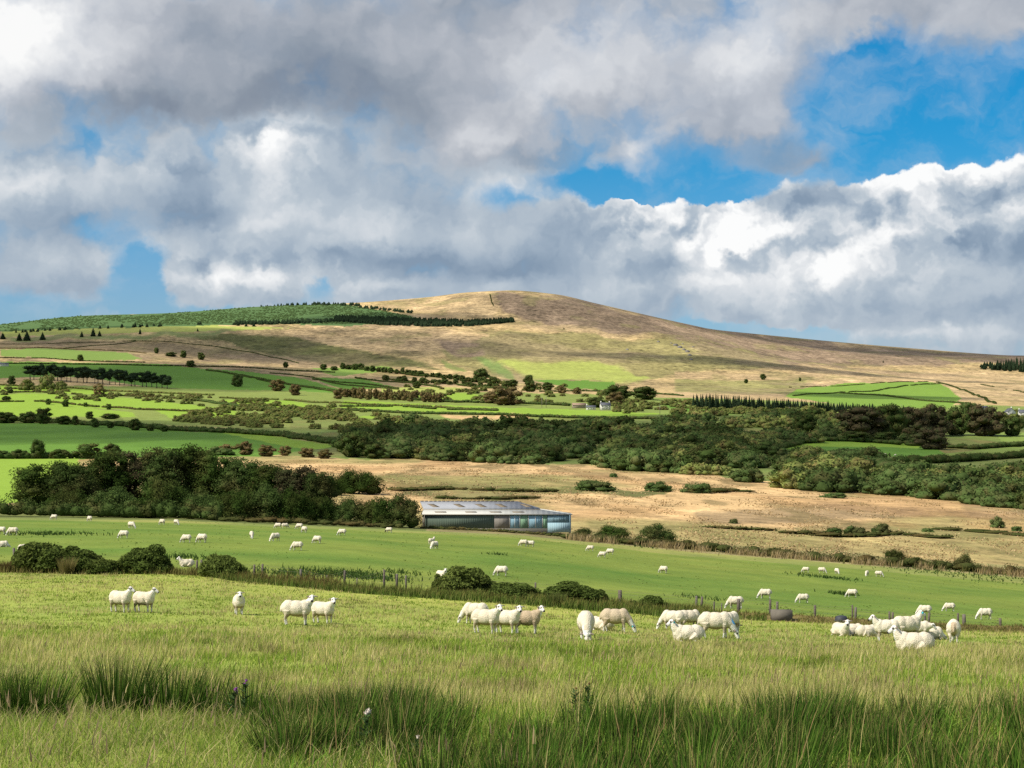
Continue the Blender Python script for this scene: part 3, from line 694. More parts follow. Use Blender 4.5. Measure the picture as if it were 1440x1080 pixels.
for pts_, h_, lab_ in (([(556,690),(640,688),(720,691),(800,692),(830,691)], .8, 'low dark scrub band across the moor behind the shed'), ([(600,701),(700,702),(780,699)], .6, 'short green scrub strip just behind the shed roof'), ([(960,694),(1040,691),(1110,697),(1180,700)], 1.0, 'scrub band at the top of the lower moor'), ([(1110,750),(1180,755),(1260,752),(1340,758)], .7, 'low green strip around the bush trio of the lower moor'), ([(1000,742),(1080,746),(1140,748)], .5, 'thin heathery strip on the lower moor'), ([(1330,745),(1400,750),(1460,756)], .6, 'brown strip under the lone round moor bush')):
    hedge(pts_, h_, 6, 'bramble', lab_, .45, 6, name='scrub_strip', cat='scrub', gap=.42, lumpy=1.0, group='scrub strips on the moor')
MOORB = [(838,690,76,19,'long low bush alone on the tan moor behind the barn'),(925,691,48,15,'smaller low bush on the moor next to the long low one'),(978,693,52,18,'bush joining the valley scrub to the two moor bushes'),
 (863,671,14,8,'tiny round bush on the pale upper moor'),(1170,751,34,13,'low bush at the start of the trio on the lower moor'),(1203,752,48,15,'middle and widest bush of the trio on the lower moor'),(1240,750,36,16,'last bush of the trio on the lower moor'),
 (1031,736,15,9,'tiny bush on the moor above the bramble bank'),(1402,742,26,17,'round bush alone on the moor, near the picture edge'),(1430,747,18,10,'low bush beside the lone round moor bush'),(1305,748,20,8,'flat brown bush on the lower moor'),(1170,700,50,10,'low bush at the scrub edge above the lower moor'),
 (318,639,36,15,'first rusty bush of three behind the wood'),(346,640,38,20,'middle rusty bush of three behind the wood, tallest'),(374,642,34,17,'last rusty bush of three behind the wood'),(310,640,50,14,'dull bush behind the top of the wood'),(401,641,24,15,'reddish round bush on the field behind the wood'),(432,643,30,14,'green bush beside the reddish one behind the wood'),(456,645,28,14,'low bush past the reddish one behind the wood'),
 (497,643,62,38,'big dark round tree at the corner of the pale moor'),(525,645,40,22,'bush close to the big dark round tree at the moor corner')]
for x, b, w, h, lab in MOORB: put_px('brown' if 'rusty' in lab or 'reddish' in lab else ('oak' if 'dark round tree' in lab else 'willow'), x, b, w, h, lab, 'bush', 'bushes on and around the tan moor', name='bush')
# oaks and field trees of the far slopes
O = [('beech',1212,615,74,42,'broad red-brown tree crown at the start of the dark tree belt'),('oak',1250,614,44,44,'green tree after the broad red-brown crown in the dark belt'),('beech',1284,613,36,40,'narrow dark tree in the middle of the dark belt'),('beech',1314,612,42,42,'dark brown tree with a high crown past the belt middle'),('oak',1345,611,36,38,'tree of the dark belt second from the white house'),('beech',1386,612,60,42,'wide dark brown tree just before the white house'),('oak',1424,612,34,26,'lower tree in front of the white house'),
 ('oak',1133,609,38,28,'dark round tree where the belt meets the scrub'),('willow',1160,611,36,24,'grey-green bush under the broad red-brown crown'),('oak',1018,612,28,14,'dark bush on the brown clearing of the scrub'),('beech',1310,631,46,30,'dark tree standing forward of the belt over the green field'),('willow',1165,618,44,16,'scrub bush below the dark tree belt, at its scrub end'),('oak',1202,620,46,14,'low dark bush beneath the red-brown crown'),('oak',1243,621,36,14,'low bush at the upper edge of the green field'),('willow',1275,622,30,13,'grey bush at the upper edge of the green field'),
 ('oak',870,561,44,20,'dark oak grove crown nearer the farmhouse side'),('oak',906,561,46,18,'second dark oak crown beyond the farmhouse'),('brown',866,569,32,18,'reddish tree just above the white farmhouse'),('oak',838,572,28,14,'dark tree beside the white farmhouse'),('brown',712,569,54,26,'brownish group tree in mid valley, largest of its field'),('brown',690,566,30,16,'brownish tree beside the largest mid-valley brown tree'),('oak',743,541,18,14,'dark tree at the foot of the green hill field'),('oak',745,550,20,15,'dark tree below the one at the foot of the hill field'),('oak',770,548,18,11,'low dark tree at the hedge under the hill field'),('oak',677,536,24,18,'dark tree at the top of the mid-valley hedges'),('oak',694,541,20,12,'dark tree next in line down from the hedge top'),('oak',720,543,20,10,'small dark tree under the bracken slope'),('brown',790,552,18,11,'rusty tree on the hedge below the hill field'),('brown',812,553,16,9,'small rusty tree on the hedge below the hill field'),('oak',586,545,14,9,'small dark tree in the hedged fields'),
 ('oak',334,543,19,17,'lone dark oak in the middle of the shaded green field'),('brown',390,549,26,16,'pale olive tree first of a pair below the shaded field'),('brown',415,555,20,15,'pale olive tree second of a pair below the shaded field'),('brown',476,560,18,14,'olive tree at the start of the brown willow belt'),('brown',140,557,21,18,'rusty tree on the hedge of the bright fields'),('light',67,546,28,22,'pale round sallow in front of the pine belt'),('light',86,547,18,13,'small pale sallow in front of the pine belt'),('light',38,547,28,14,'low pale sallow before the pine belt'),('oak',16,541,13,13,'dark bush at the end of the pine belt'),('oak',14,552,12,8,'small bush on the topmost bright field'),('oak',9,563,16,7,'flat dark bush on the bright fields'),('oak',68,568,10,8,'first of four little round bushes in the bright field'),('oak',92,571,12,10,'second and largest of four little round bushes in the bright field'),('oak',120,571,8,6,'third and smallest of four little round bushes in the bright field'),('oak',153,575,10,8,'fourth of four little round bushes in the bright field'),
 ('oak',258,502,11,10,'dark hawthorn in the middle of the upland hedge'),('oak',283,505,13,10,'dark hawthorn at the end of the upland hedge'),('oak',240,500,22,6,'low hawthorn along the upland hedge'),('oak',220,496,8,8,'small hawthorn standing above the upland hedge'),('oak',268,515,17,9,'dark bush below the upland hedge'),('oak',113,507,10,9,'small round tree on the dull upland field'),('oak',402,516,9,8,'small dark tree at the foot of the brown slope'),('oak',455,519,12,8,'dark bush at the foot of the brown slope'),('oak',470,520,14,6,'low bush at the foot of the brown slope'),
 ('oak',1073,533,9,8,'larger lone tree on the pale lower moor'),('oak',1049,538,7,6,'smaller lone tree on the pale lower moor'),('oak',1125,535,5,5,'tiny lone tree on the pale lower moor'),('oak',1262,623,8,4,'tiny bush inside the green valley field'),
 ('willow',1362,578,26,16,'grey tree beside the white house roofs'),('light',1000,569,20,12,'pale green tree in front of the spruce row'),('light',1203,581,12,9,'yellow-green tree at the foot of the spruce row'),('light',1136,580,26,12,'pale sallow midway under the spruce row'),('light',1308,575,26,9,'pale olive tree past the end of the spruce row')]
for kd, x, b, w, h, lab in O: put_px(kd, x, b+1.0, w*(1.35 if 1170 < x < 1360 and 600 < b < 635 else 1.08), h*1.08, lab, 'tree', 'single trees of the far slopes')
for x, b, w, h, lab in [(10,595,42,16,'dark hedge tree at the start of the shaded field'),(40,595,32,17,'second dark hedge tree over the shaded field'),(61,596,30,23,'tallest dark hedge tree over the shaded field'),(90,597,26,13,'low dark hedge tree after the tallest one'),(106,598,13,14,'narrow hedge tree over the shaded field'),(134,601,14,14,'rusty round hedge bush over the shaded field'),(155,602,13,10,'small hedge bush over the shaded field'),(190,605,22,17,'round rusty bush on the hedge where the sun begins'),(212,606,15,10,'small bush after the rusty one on the sunlit hedge'),(231,607,16,9,'small dark bush at the end of the sunlit hedge'),(126,589,17,11,'olive bush behind the hedge of the shaded field'),(155,589,32,8,'long low olive bush behind the hedge of the shaded field'),
   (5,645,30,12,'hedge bush at the edge of the dim field, nearest the picture edge'),(28,645,26,14,'second bush along the dim field hedge'),(53,645,30,28,'tall tree of the dim field hedge'),(84,645,34,14,'broad low bush of the dim field hedge'),(122,645,48,22,'wide dark tree of the dim field hedge'),(160,643,34,20,'dark tree where the dim field hedge meets the wood')]:
    put_px('oak', x, b, w, h, lab, 'tree', 'hedge trees of the near green fields', name='hedge_tree')
# shelter belt of pines
random.seed(5); n = 27
for i in range(n):
    u = i/(n-1); x = 42+194*u+random.uniform(-2, 2)
    if 110 < x < 113: x += 4
    base = np.interp(x, [40, 110, 238], [533, 539, 547]); top = np.interp(x, [40, 100, 150, 238], [511, 514, 517, 526])+random.uniform(-1.5, 2.5)
    put_px('pine', x, base+random.uniform(-1.5, .5), 17*random.uniform(.85, 1.2), base-top, 'dark pine of the shelter belt at the edge of the shaded field', 'tree', 'pines of the shelter belt')
# spruce row across the valley
for i in range(116):
    x = 976+i*2.68+random.uniform(-1.5, 1.5); base = np.interp(x, [975, 1100, 1285], [575, 577, 582]); top = np.interp(x, [975, 1010, 1060, 1140, 1285], [552, 553, 557, 563, 571])+random.uniform(-2, 2)
    put_px('spruce', x, base, 8.5*random.uniform(.9, 1.2), max(6, base-top), 'dark spruce of the long row below the green hill field', 'tree', 'spruces of the long valley row', parts=False)
for i in range(64):
    x = 1380+(i % 32)*3+(i//32)*1.5+random.uniform(-1.5, 1.5); k = (x-1378)/62.0
    put_px('spruce', x, 516+k*5+random.uniform(-3, 3), 7, min(17, 5+k*16), 'dark spruce of the small wood on the moor skyline', 'tree', 'spruces on the moor skyline', parts=False)
US = [(4,477,12,10,'dark spruce clump at the very end of the upland field'),(27,479,13,12,'dark spruce, first of a close pair on the upland field'),(38,479,15,15,'dark spruce, taller of a close pair on the upland field'),(60,478,12,12,'lone dark spruce next to the close pair'),(115,474,8,9,'small spruce beside a wider dark one'),(131,473,11,13,'wide dark spruce on the upland field'),(140,473,8,9,'spruce at the side of the wide dark one'),(152,462,5,6,'tiny spruce under the young plantation'),(190,460,6,9,'slim spruce under the young plantation'),(197,470,6,9,'spruce alone on the pale upland strip'),(278,466,4,5,'tiny spruce on the upland wall'),(335,458,7,7,'spruce by the pale quarry scar'),(346,459,7,6,'second spruce by the pale quarry scar'),(357,459,8,6,'third spruce by the pale quarry scar'),(793,463,3,3,'tiny lone tree on the bare hillside'),(1242,510,3,4,'tiny lone tree on the purple moor')]
for x, b, w, h, lab in US: put_px('spruce', x, b, w, h, lab, 'tree', 'scattered spruces of the upland', parts=False)
# trees of the hedged middle ground, brown willow belt
for i in range(30):
    x = 484+i*4.7+random.uniform(-2, 2); put_px('brown', x, np.interp(x, [480, 620], [560, 566])+random.uniform(-3, 1), 13, np.interp(x, [480, 560, 625], [14, 15, 12])*random.uniform(.85, 1.15), 'rust-brown willow of the belt across the mid valley', 'tree', 'rust-brown willow belt', parts=False)
for i in range(26):
    u = i/25; x = 482+210*u; put_px('oak', x, np.interp(x, [480, 545, 630, 692], [518, 524, 533, 540])+random.uniform(-1, 1), random.uniform(9, 16), random.uniform(6, 10), 'dark hedgerow tree on the line below the brown slope', 'tree', 'hedgerow trees below the brown slope', parts=False)
for i in range(34):
    x = random.choice([random.uniform(540, 632), random.uniform(632, 722)]); b = np.interp(x, [540, 632, 640, 720], [534, 541, 540, 549])+random.uniform(-2, 2)
    put_px('oak', x, b, random.uniform(8, 15), random.uniform(5, 8), 'dark bush of the hedges among the small mid-valley fields', 'bush', 'hedge bushes among the mid-valley fields', name='hedge_bush', parts=False)
# hedges and walls between the fields
def hg(pts, h, w, mat, lab, **k): hedge(pts, h, w, mat, lab, k.pop('leaf', .9), k.pop('dens', 6), group='hedges between the far fields', **k)
hg([(480,517),(545,523),(630,532),(692,539)], 4, 6, 'oak', 'dark hedgerow below the brown slope')
hg([(-20,645),(60,645),(130,645),(180,644)], 3, 5, 'oak', 'hedge of the dim field behind the wood', leaf=.6)
hg([(540,533),(632,540),(720,548)], 3, 5, 'oak', 'hedge among the small mid-valley fields', gap=.25)
hg([(290,521),(330,527),(380,536),(440,546),(500,556)], 2.5, 3.5, 'oak', 'double dark hedge slanting down across the shaded fields')
hg([(-20,511),(60,512),(140,513),(230,515),(340,517),(470,524)], 2.2, 4, 'oak', 'long dark hedge along the top of the shaded fields')
hg([(-20,504),(60,504),(120,508),(205,510)], 2, 3, 'oak', 'hedge under the dull upland field')
hg([(-20,490),(60,489),(180,494),(205,497)], 1.6, 3, 'brown', 'thin hedge above the dull upland field')
hg([(90,490),(190,480),(240,481),(300,487),(360,497),(420,511)], 1.5, 3, 'oak', 'dark wall line curving over the brown upland slope')
hg([(0,484),(80,483),(190,479)], 1.3, 3, 'oak', 'dark wall line on the upland field below the spruces', gap=.35)
hg([(330,527),(420,543),(470,549)], 1.8, 3, 'oak', 'hedge along the lower side of the shaded field', gap=.3)
hg([(440,534),(510,540),(560,547)], 2, 3, 'oak', 'hedge dividing the small shaded fields')
hg([(380,525),(440,531),(480,541),(560,548)], 1.8, 3, 'oak', 'thin hedge across the olive field strip')
hg([(-20,552),(60,552),(130,556),(240,560),(300,566)], 2.2, 4, 'bramble', 'olive hedge between the two topmost bright fields', gap=.3)
hg([(-20,566),(60,565),(190,576),(300,580)], 2.0, 4, 'bramble', 'olive hedge between the lower bright fields', gap=.3)
hg([(-20,541),(100,546),(200,552),(300,556)], 2.2, 5, 'light', 'pale scrubby hedge above the bright fields')
hg([(-20,592),(60,594),(120,598),(220,603),(300,608),(400,614),(470,624)], 3.6, 6, 'willow', 'dark hedge along the top of the half-shaded field')
hg([(270,562),(330,571),(385,577),(430,586)], 2.5, 5, 'willow', 'dark hedge slanting between bright fields')
hg([(310,560),(400,563),(480,567),(560,571),(700,577)], 2.0, 4, 'light', 'pale hedge along the top of the long bright strip', gap=.25)
hg([(480,577),(640,583),(800,588),(930,590)], 2.5, 6, 'willow', 'hedge under the long bright strip')
hg([(555,562),(640,566),(740,568),(800,571)], 3, 7, 'willow', 'thick olive hedge in mid valley')
hg([(480,572),(580,573),(700,578)], 2.2, 5, 'oak', 'dark hedge along the brown willow belt', gap=.2)
hg([(500,532),(560,538),(620,546)], 2.5, 5, 'oak', 'dark hedge between small mid-valley fields')
hg([(1115,557),(1180,552),(1250,546),(1320,540)], 1.6, 4, 'oak', 'thin hedge across the green hill field', gap=.35)
hg([(1180,553),(1230,556),(1290,563),(1370,570)], 2.2, 4, 'oak', 'dark hedge slanting down the green hill field')
hg([(1318,538),(1350,548),(1370,556),(1400,568)], 2, 4, 'oak', 'hedge between green hill field and straw field')
hg([(1380,541),(1440,552),(1500,560)], 1.6, 4, 'oak', 'dark hedge above the straw field', gap=.3)
hg([(689,414),(690,418),(691,424),(694,430)], .9, 2.5, 'oak', 'dark gully line running down from the hill top')
hg([(1110,545),(1220,540),(1310,536)], 1.2, 3, 'bramble', 'thin bank along the top of the green hill field', gap=.4)
hg([(760,551),(860,551),(960,557)], 2.2, 5, 'willow', 'hedge under the hill field leading past the dark oaks')
hg([(1150,620),(1220,622),(1300,628),(1370,632),(1450,626)], 3, 8, 'oak', 'thick dark hedge below the dark tree belt', leaf=.7)
hg([(1070,637),(1100,630),(1130,622)], 3, 7, 'willow', 'scrubby hedge at the scrub end of the green valley field', leaf=.7)
hg([(1140,652),(1200,656),(1260,661)], 5, 14, 'willow', 'broad dark willow thicket under the green valley field', leaf=.6)
hg([(1262,652),(1330,650),(1400,646),(1460,640)], 4, 9, 'oak', 'dark hedge between the two valley fields', leaf=.6)
hg([(1282,670),(1320,672),(1380,672),(1460,668)], 4, 9, 'willow', 'willow hedge along the lower olive field', leaf=.6)
# ---------------------------------------------------------------- willow scrub of the valley floor
random.seed(23)
R1 = [(548,594),(640,600),(800,596),(960,592),(1130,580),(1200,600),(1150,622),(1090,630),(1075,640),(1180,645),(1290,652),(1190,662),(1260,678),(1440,674),(1560,674),(1560,722),(1440,718),(1290,698),(1110,690),(1010,670),(820,657),(560,646),(480,642),(500,616)]
R2 = [(285,577),(480,570),(560,592),(500,614),(470,606),(360,602),(240,594)]
R3 = [(560,545),(640,534),(760,538),(860,550),(960,566),(1090,572),(1180,577),(1150,585),(960,586),(800,571),(600,562)]
R4 = [(830,568),(960,562),(1100,574),(1290,582),(1440,580),(1440,600),(1200,596),(960,588),(840,582)]
R5 = [(-40,545),(200,552),(300,560),(480,572),(480,580),(300,574),(180,566),(-40,556)]
HOLES = [[(610,609),(690,607),(760,611),(690,616)], [(760,628),(850,625),(900,631),(820,635)], [(1010,640),(1070,646),(1130,650),(1050,650)], [(900,598),(990,596),(1010,600),(920,603)], [(560,622),(640,620),(650,627),(580,629)], [(880,652),(960,656),(1000,662),(920,660)], [(600,578),(860,580),(960,588),(700,590),(560,576)], [(985,604),(1120,603),(1130,611),(1000,615)], [(600,646),(560,646),(570,640)], [(1000,668),(1080,678),(1000,676)], [(818,566),(862,566),(866,582),(812,582)]]
pts = []
for R, kd, nn, wr in ((R5, 'light', 520, (7, 13)), (R1, 'willow', 5200, (9, 24)), (R2, 'light', 900, (7, 13)), (R3, 'light', 520, (8, 15)), (R4, 'light', 520, (8, 15))):
    A = np.array(R, float); lo, hi = A.min(0), A.max(0)
    for i in range(nn):
        px, py = random.uniform(lo[0], hi[0]), random.uniform(lo[1], hi[1])
        a, b = np.array([px]), np.array([py])
        if not inpoly(a, b, R)[0] or any(inpoly(a, b, h)[0] for h in HOLES): continue
        if kd == 'willow' and fbm(np.array([px/60]), np.array([py/9]), 71, 3)[0] < .43: continue
        if kd == 'light' and fbm(np.array([px/30]), np.array([py/6]), 73, 3)[0] < .42: continue
        pts.append((px, py, kd, random.uniform(*wr)))
G = []
for px, py, kd, w in pts:
    p = ground(px, py); G.append((p[1], p, kd, w))
G.sort(key=lambda g: g[0]/g[3])
kept = []; cell = {}
for g in G:                                     # thin out bushes that grow into each other
    k = (int(g[1][0]//8), int(g[1][1]//9))
    if cell.get(k): continue
    cell[k] = 1; kept.append(g)
W_ = ('willow', 'willow_bush', 'grey-green willow bush in the shaded scrub across the valley floor', 'willow bushes of the valley scrub')
T_ = ('thorn', 'thorn_bush', 'dark thorn bush in the shaded scrub across the valley floor', 'thorn bushes of the valley scrub')
S_ = ('light', 'sallow_bush', 'pale sallow bush in the shaded scrub across the valley floor', 'sallow bushes of the valley scrub')
SCRUBK = [W_, W_, T_, W_, S_, T_, W_]
n_ind = 0; rest = []
for i, (d, p, kd, w) in enumerate(kept):
    h = w*random.uniform(.36, .5)
    if n_ind < 265 and kd == 'willow':
        kk, nm, lb, gr = SCRUBK[int(fbm(np.array([p[0]/40]), np.array([p[1]/60]), 81, 3)[0]*11+random.random()*4) % 7]
        i2 = CNT.get(kk, 0); CNT[kk] = i2+1
        K[kk][i2 % len(K[kk])].put(nm, p-[0, 0, .1], w, h, lb, 'bush', gr, parts=False); n_ind += 1
    else: rest.append((p, kd, w, h))
def mass(name, items, mat, label):
    V = []; Q = []; T = []; o = 0
    for j, (p, w, h) in enumerate(items):
        pl = MASSK[j % len(MASSK)]; a = random.uniform(0, 6.28); ca, sa = math.cos(a), math.sin(a)
        v = pl[0]*[w/9, w/9, h/5]; v = v@np.array([[ca, sa, 0], [-sa, ca, 0], [0, 0, 1]])+p
        V.append(v); Q.append(pl[1]+o); T.append(pl[2]+o); o += len(v)
    me = mesh_from(name, np.concatenate(V), [np.concatenate(Q), np.concatenate(T)], LM[mat])
    return tag(link(name, me), label, kind='stuff')
MASSK = [crown_arrays(dome_lumps(9, 5, 5, np.random.default_rng(300+i)), 170, .95, np.random.default_rng(320+i)) for i in range(6)]
far = [r_ for r_ in rest if r_[1] == 'willow']; tone = [fbm(np.array([r_[0][0]/40]), np.array([r_[0][1]/60]), 81, 3)[0]+random.uniform(-.12, .12) for r_ in far]
mass('scrub', [(p, w, h) for (p, kd, w, h), q in zip(far, tone) if .42 <= q < .62], 'willow', 'dense far scrub on the valley floor')
mass('dark_scrub', [(p, w, h) for (p, kd, w, h), q in zip(far, tone) if q < .42], 'oak', 'darker thorn scrub on the valley floor')
mass('pale_scrub', [(p, w, h) for (p, kd, w, h), q in zip(far, tone) if q >= .62], 'light', 'paler sallow scrub on the valley floor')
mass('sunlit_scrub', [(p, w, h) for p, kd, w, h in rest if kd == 'light'], 'light', 'pale sunlit scrub between the valley fields')
# ---------------------------------------------------------------- conifer plantation on the ridge
def cone_mass(name, items, mat, label):
    rg = np.random.default_rng(9); V = []; T = []; o = 0
    a = np.linspace(0, 2*math.pi, 6, endpoint=False)
    for p, w, h in items:
        ring = np.stack([np.cos(a)*w*.5*rg.uniform(.8, 1.2, 6), np.sin(a)*w*.5*rg.uniform(.8, 1.2, 6), np.full(6, h*.08)], 1)
        mid = ring*[.62, .62, 0]+[0, 0, h*.45]; r2 = ring*[.75, .75, 0]+[0, 0, h*.38]
        v = np.concatenate([ring, [[0, 0, h*.62]], r2, [[0, 0, h]]])+p
        V.append(v)
        for b, t_ in ((0, 6), (7, 13)): T.append(np.array([[b+i, b+(i+1) % 6, t_] for i in range(6)])+o)
        o += len(v)
    me = mesh_from(name, np.concatenate(V), [np.concatenate(T)], LM[mat])
    return tag(link(name, me), label, kind='stuff')
PL = [(0,456),(100,444),(210,444),(340,430),(480,428),(540,437),(600,450),(480,456),(330,454),(200,459),(0,466),(-200,480),(-200,470)]
yp = []
for i in range(15000):
    px, py = random.uniform(-200, 620), random.uniform(427, 482)
    if inpoly(np.array([px]), np.array([py]), PL)[0] and fbm(np.array([px/40]), np.array([py/5]), 77, 3)[0] > .36:
        p = ground(px, py, 3000); yp.append((p-[0, 0, .2], random.uniform(4, 8), random.uniform(1.4, 3.0)))
cone_mass('young_plantation', yp, 'young', 'young green conifer plantation on the ridge')
dp = []
def dark(n, x0, x1, xs, ys, spread, h, skip=0):
    for i in range(n):
        px = random.uniform(x0, x1); py = np.interp(px, xs, ys)+random.uniform(-1, 1)*np.interp(px, xs, spread if hasattr(spread, '__len__') else [spread]*len(xs))
        p = ground(px, py, 3000); dp.append((p-[0, 0, .3], random.uniform(6, 9), h*random.uniform(.75, 1.25)))
dark(1000, 470, 722, [470, 540, 600, 660, 722], [450, 453, 455.5, 456, 452.5], [2.5, 4.5, 4, 3, 1], 9)
dark(200, 330, 480, [330, 400, 480], [456, 455, 452], 1.3, 8)
dark(140, 335, 505, [335, 380, 440, 505], [431, 429.5, 428.5, 430], .8, 8)
dark(14, 340, 360, [340, 360], [430, 429.5], .6, 17); dark(60, 505, 580, [505, 580], [432, 440], 1.2, 6); dark(40, -100, 335, [-100, 100, 210, 335], [474, 463, 459, 456], 1, 7)
cone_mass('conifer_forest', dp, 'conifer', 'dark conifer forest edging the ridge plantation')
# ---------------------------------------------------------------- buildings
def plain(name, col, rough=.8, var=.25, scale=2.0, spec=.25, corr=0.0, cs=.35, metal=0.0, streak=None):
    m, t, out = new_mat(name)
    tc = E(t, t.node('ShaderNodeTexCoord').outputs['Object'])
    n = t.noise(tc, scale, 5, .6)
    if streak is not None: n = n*.5+t.noise(t.vmath('MULTIPLY', tc, (6, 6, .5)), 1.0, 4)*.5
    c = t.vmath('SCALE', col, 1.0+(n-.5)*var*2)
    if streak is not None: c = t.mix(t.ss(.5, .72, n), c, streak)
    nm = None
    if corr:
        x, y, z = t.sep(tc); nm = bump(t, t.math('SINE', x*(2*math.pi/corr)), cs, corr*.2)
    principled(t, out, c, rough, spec, nm, metal); return m
BM = dict(green=plain('green_sheeting', (.085, .115, .09), .8, .3, .8, .08, .30, streak=(.10, .12, .095)), board=plain('weathered_boards', (.20, .185, .165), .9, .5, .6, .1, .22, streak=(.11, .10, .09)),
 blue=plain('pale_blue_sheeting', (.19, .31, .38), .8, .3, .6, .08, .30, streak=(.25, .36, .41)), slate=plain('slate_blue_sheeting', (.14, .22, .265), .85, .3, .6, .08, .30), mint=plain('green_panel', (.16, .27, .18), .8, .3, .6, .08, .30), cyan=plain('cyan_sheeting', (.25, .36, .40), .9, .3, .6, .06, .30, streak=(.20, .31, .36)),
 roof=plain('grey_roof_sheeting', (.25, .26, .28), .75, .25, .4, .2, .9, .05, streak=(.24, .245, .26)), pale=plain('pale_roof_sheeting', (.42, .415, .375), .75, .2, .4, .2, .9, .05, streak=(.36, .36, .345)), tan=plain('rooflight', (.16, .125, .08), .6, .2), conc=plain('concrete', (.17, .155, .12), .9, .3), dark=plain('dark_opening', (.02, .02, .022), .8),
 white=plain('white_render', (.62, .60, .56), .85, .1), slateroof=plain('slate_roof', (.075, .08, .095), .7, .3), glass=plain('window_glass', (.03, .035, .045), .15, .1, 2, .5), stone=plain('stone_wall', (.30, .25, .19), .9, .4), tile=plain('tan_roof', (.24, .17, .12), .85, .3), wood=plain('weathered_wood', (.12, .10, .08), .9, .5, 3, .1, streak=(.27, .25, .22)), greywood=plain('grey_post', (.13, .115, .095), .9, .5, 5, .1, streak=(.22, .205, .18)), brown=plain('brown_grey_trough', (.125, .11, .09), .85, .4, 4, .2), rubber=plain('black_rubber', (.035, .038, .045), .6, .3), rock=plain('grey_rock', (.15, .14, .13), .9, .5, .4))
def make_barn():
    d = 319.0; u = d/F; gl = at_dist(594, d); gr = at_dist(803, d)
    X0 = (594-720)*u; zb = (YH-743.5)*u+CZ; W = 209*u
    b = link('farm_shed', None, None, (X0, d, zb)); tag(b, 'long low farm shed with grey roof, dark green and pale blue cladding', 'shed')
    px = lambda x: (x-594)*u
    H = 2.35
    def panel(x0, x1, z0, z1, mat, name, y=0.0, th=.12, parent=b, lab=None):
        o = MB().box(((px(x0)+px(x1))/2, y+th/2, (z0+z1)/2), (px(x1)-px(x0)-.02, th, z1-z0)).build(name, BM[mat], parent)
        if lab: o['label'] = lab
        return o
    panel(594, 770, -1.6, .06, 'conc', 'plinth', -.03, .2)
    panel(597, 695, .06, H, 'green', 'wall', lab='dark green sheeted wall')
    panel(695, 717, .06, H, 'board', 'wall', lab='weathered grey board wall')
    for x0, x1, m, l in ((717,731,'blue','pale blue door panel'),(731,743,'mint','green door panel'),(743,763,'blue','pale blue wide door panel'),(763,770,'mint','narrow green door panel')): panel(x0, x1, .06, H, m, 'wall_panel', .03, lab=l)
    for x in (717, 724, 731, 743, 753, 763): panel(x-.35, x+.35, .28, H, 'white', 'batten', -.02, .05)
    e = panel(770, 803, -.6, 1.0, 'cyan', 'wall', -.12, lab='pale cyan lower end wall'); panel(770, 803, 1.0, H-.02, 'slate', 'wall', -.06, lab='slate blue upper end wall')
    for x in (778, 786, 795): panel(x-.3, x+.3, 1.0, H-.1, 'cyan', 'mullion', -.1, .04)
    panel(594, 597, -.2, H, 'conc', 'door_post', -.08)
    MB().box((W-.06, 5.6, H/2-.6), (.12, 11.0, H+1.0)).build('end_wall', BM['slate'], b)
    MB().box((.06, 5.6, H/2-.6), (.12, 11.0, H+1.0)).build('end_wall', BM['green'], b)
    MB().box((W/2, 11.1, H/2-.6), (W-.3, .12, H+1.0)).build('rear_wall', BM['green'], b)
    def roof_slab(name, pts, mat, th=.10, parent=b):
        p = np.array(pts, float); V = np.concatenate([p, p-[0, 0, th]]); n = len(p)
        Q = [[i, i+n, (i+1) % n+n, (i+1) % n] for i in range(n)]
        return link(name, mesh_from(name, V, [np.array([list(range(n))]) if n == 4 else np.array([[0, 1, 2]]), np.array([list(range(n, 2*n))[::-1]]) if n == 4 else np.array([[5, 4, 3]]), np.array(Q)], BM[mat]), parent)
    z1, z2, z3 = H+.06, H+.72, H+1.95; e0, e1 = -.12, W+.25
    xa, xb = px(760), px(728)
    roof_slab('lean_to_roof', [(e0, -.16, z1), (e1, -.16, z1), (xa, 4.6, z2), (e0+.05, 4.6, z2)], 'pale')
    R = roof_slab('roof', [(-.05, 4.5, z2+.12), (xa, 4.5, z2+.12), (xb, 9.0, z3), (px(587), 9.0, z3)], 'roof')
    roof_slab('rear_roof', [(px(587), 9.0, z3-.012), (xb, 9.0, z3-.012), (xa, 12.5, z2), (-.05, 12.5, z2)], 'roof')
    roof_slab('hip_roof', [(e1, -.15, z1-.012), (e1, 11.6, z1-.2), (xa+.01, 8.6, z2-.01), (xa+.01, 4.6, z2-.01)], 'pale'); roof_slab('hip_end', [(xa, 4.5, z2+.10), (xa, 12.5, z2-.03), (xb+.01, 9.0, z3-.02)], 'roof')
    sl = (z3-z2-.12)/4.5
    for x in (597, 634, 665, 694, 730):
        x0 = px(x); dx = -.9 if x < 700 else -1.3
        pts = [(x0+1.25, 5.4, 0), (x0+2.35, 5.4, 0), (x0+1.2, 7.3, 0), (x0+.1, 7.3, 0)]
        roof_slab('rooflight', [(a, y, z2+.12+(y-4.5)*sl+.035) for a, y, _ in pts], 'tan', .03, R)
    s2 = (z2-z1)/4.76
    for x in (612, 655, 690, 722): roof_slab('rooflight', [(a, y, z1+(y+.16)*s2+.03) for a, y in ((px(x), 1.4), (px(x+16), 1.4), (px(x+14), 2.4), (px(x-2), 2.4))], 'tan', .026, b)
    rc = MB()
    for i in range(22): rc.box((px(590)+i*.74, 9.0, z3+.05), (.48, .34, .12))
    rc.build('ridge_cap', BM['tan'], R)
    MB().box((W/2, -.21, z1-.06), (W+.3, .09, .12)).build('gutter', BM['conc'], b)
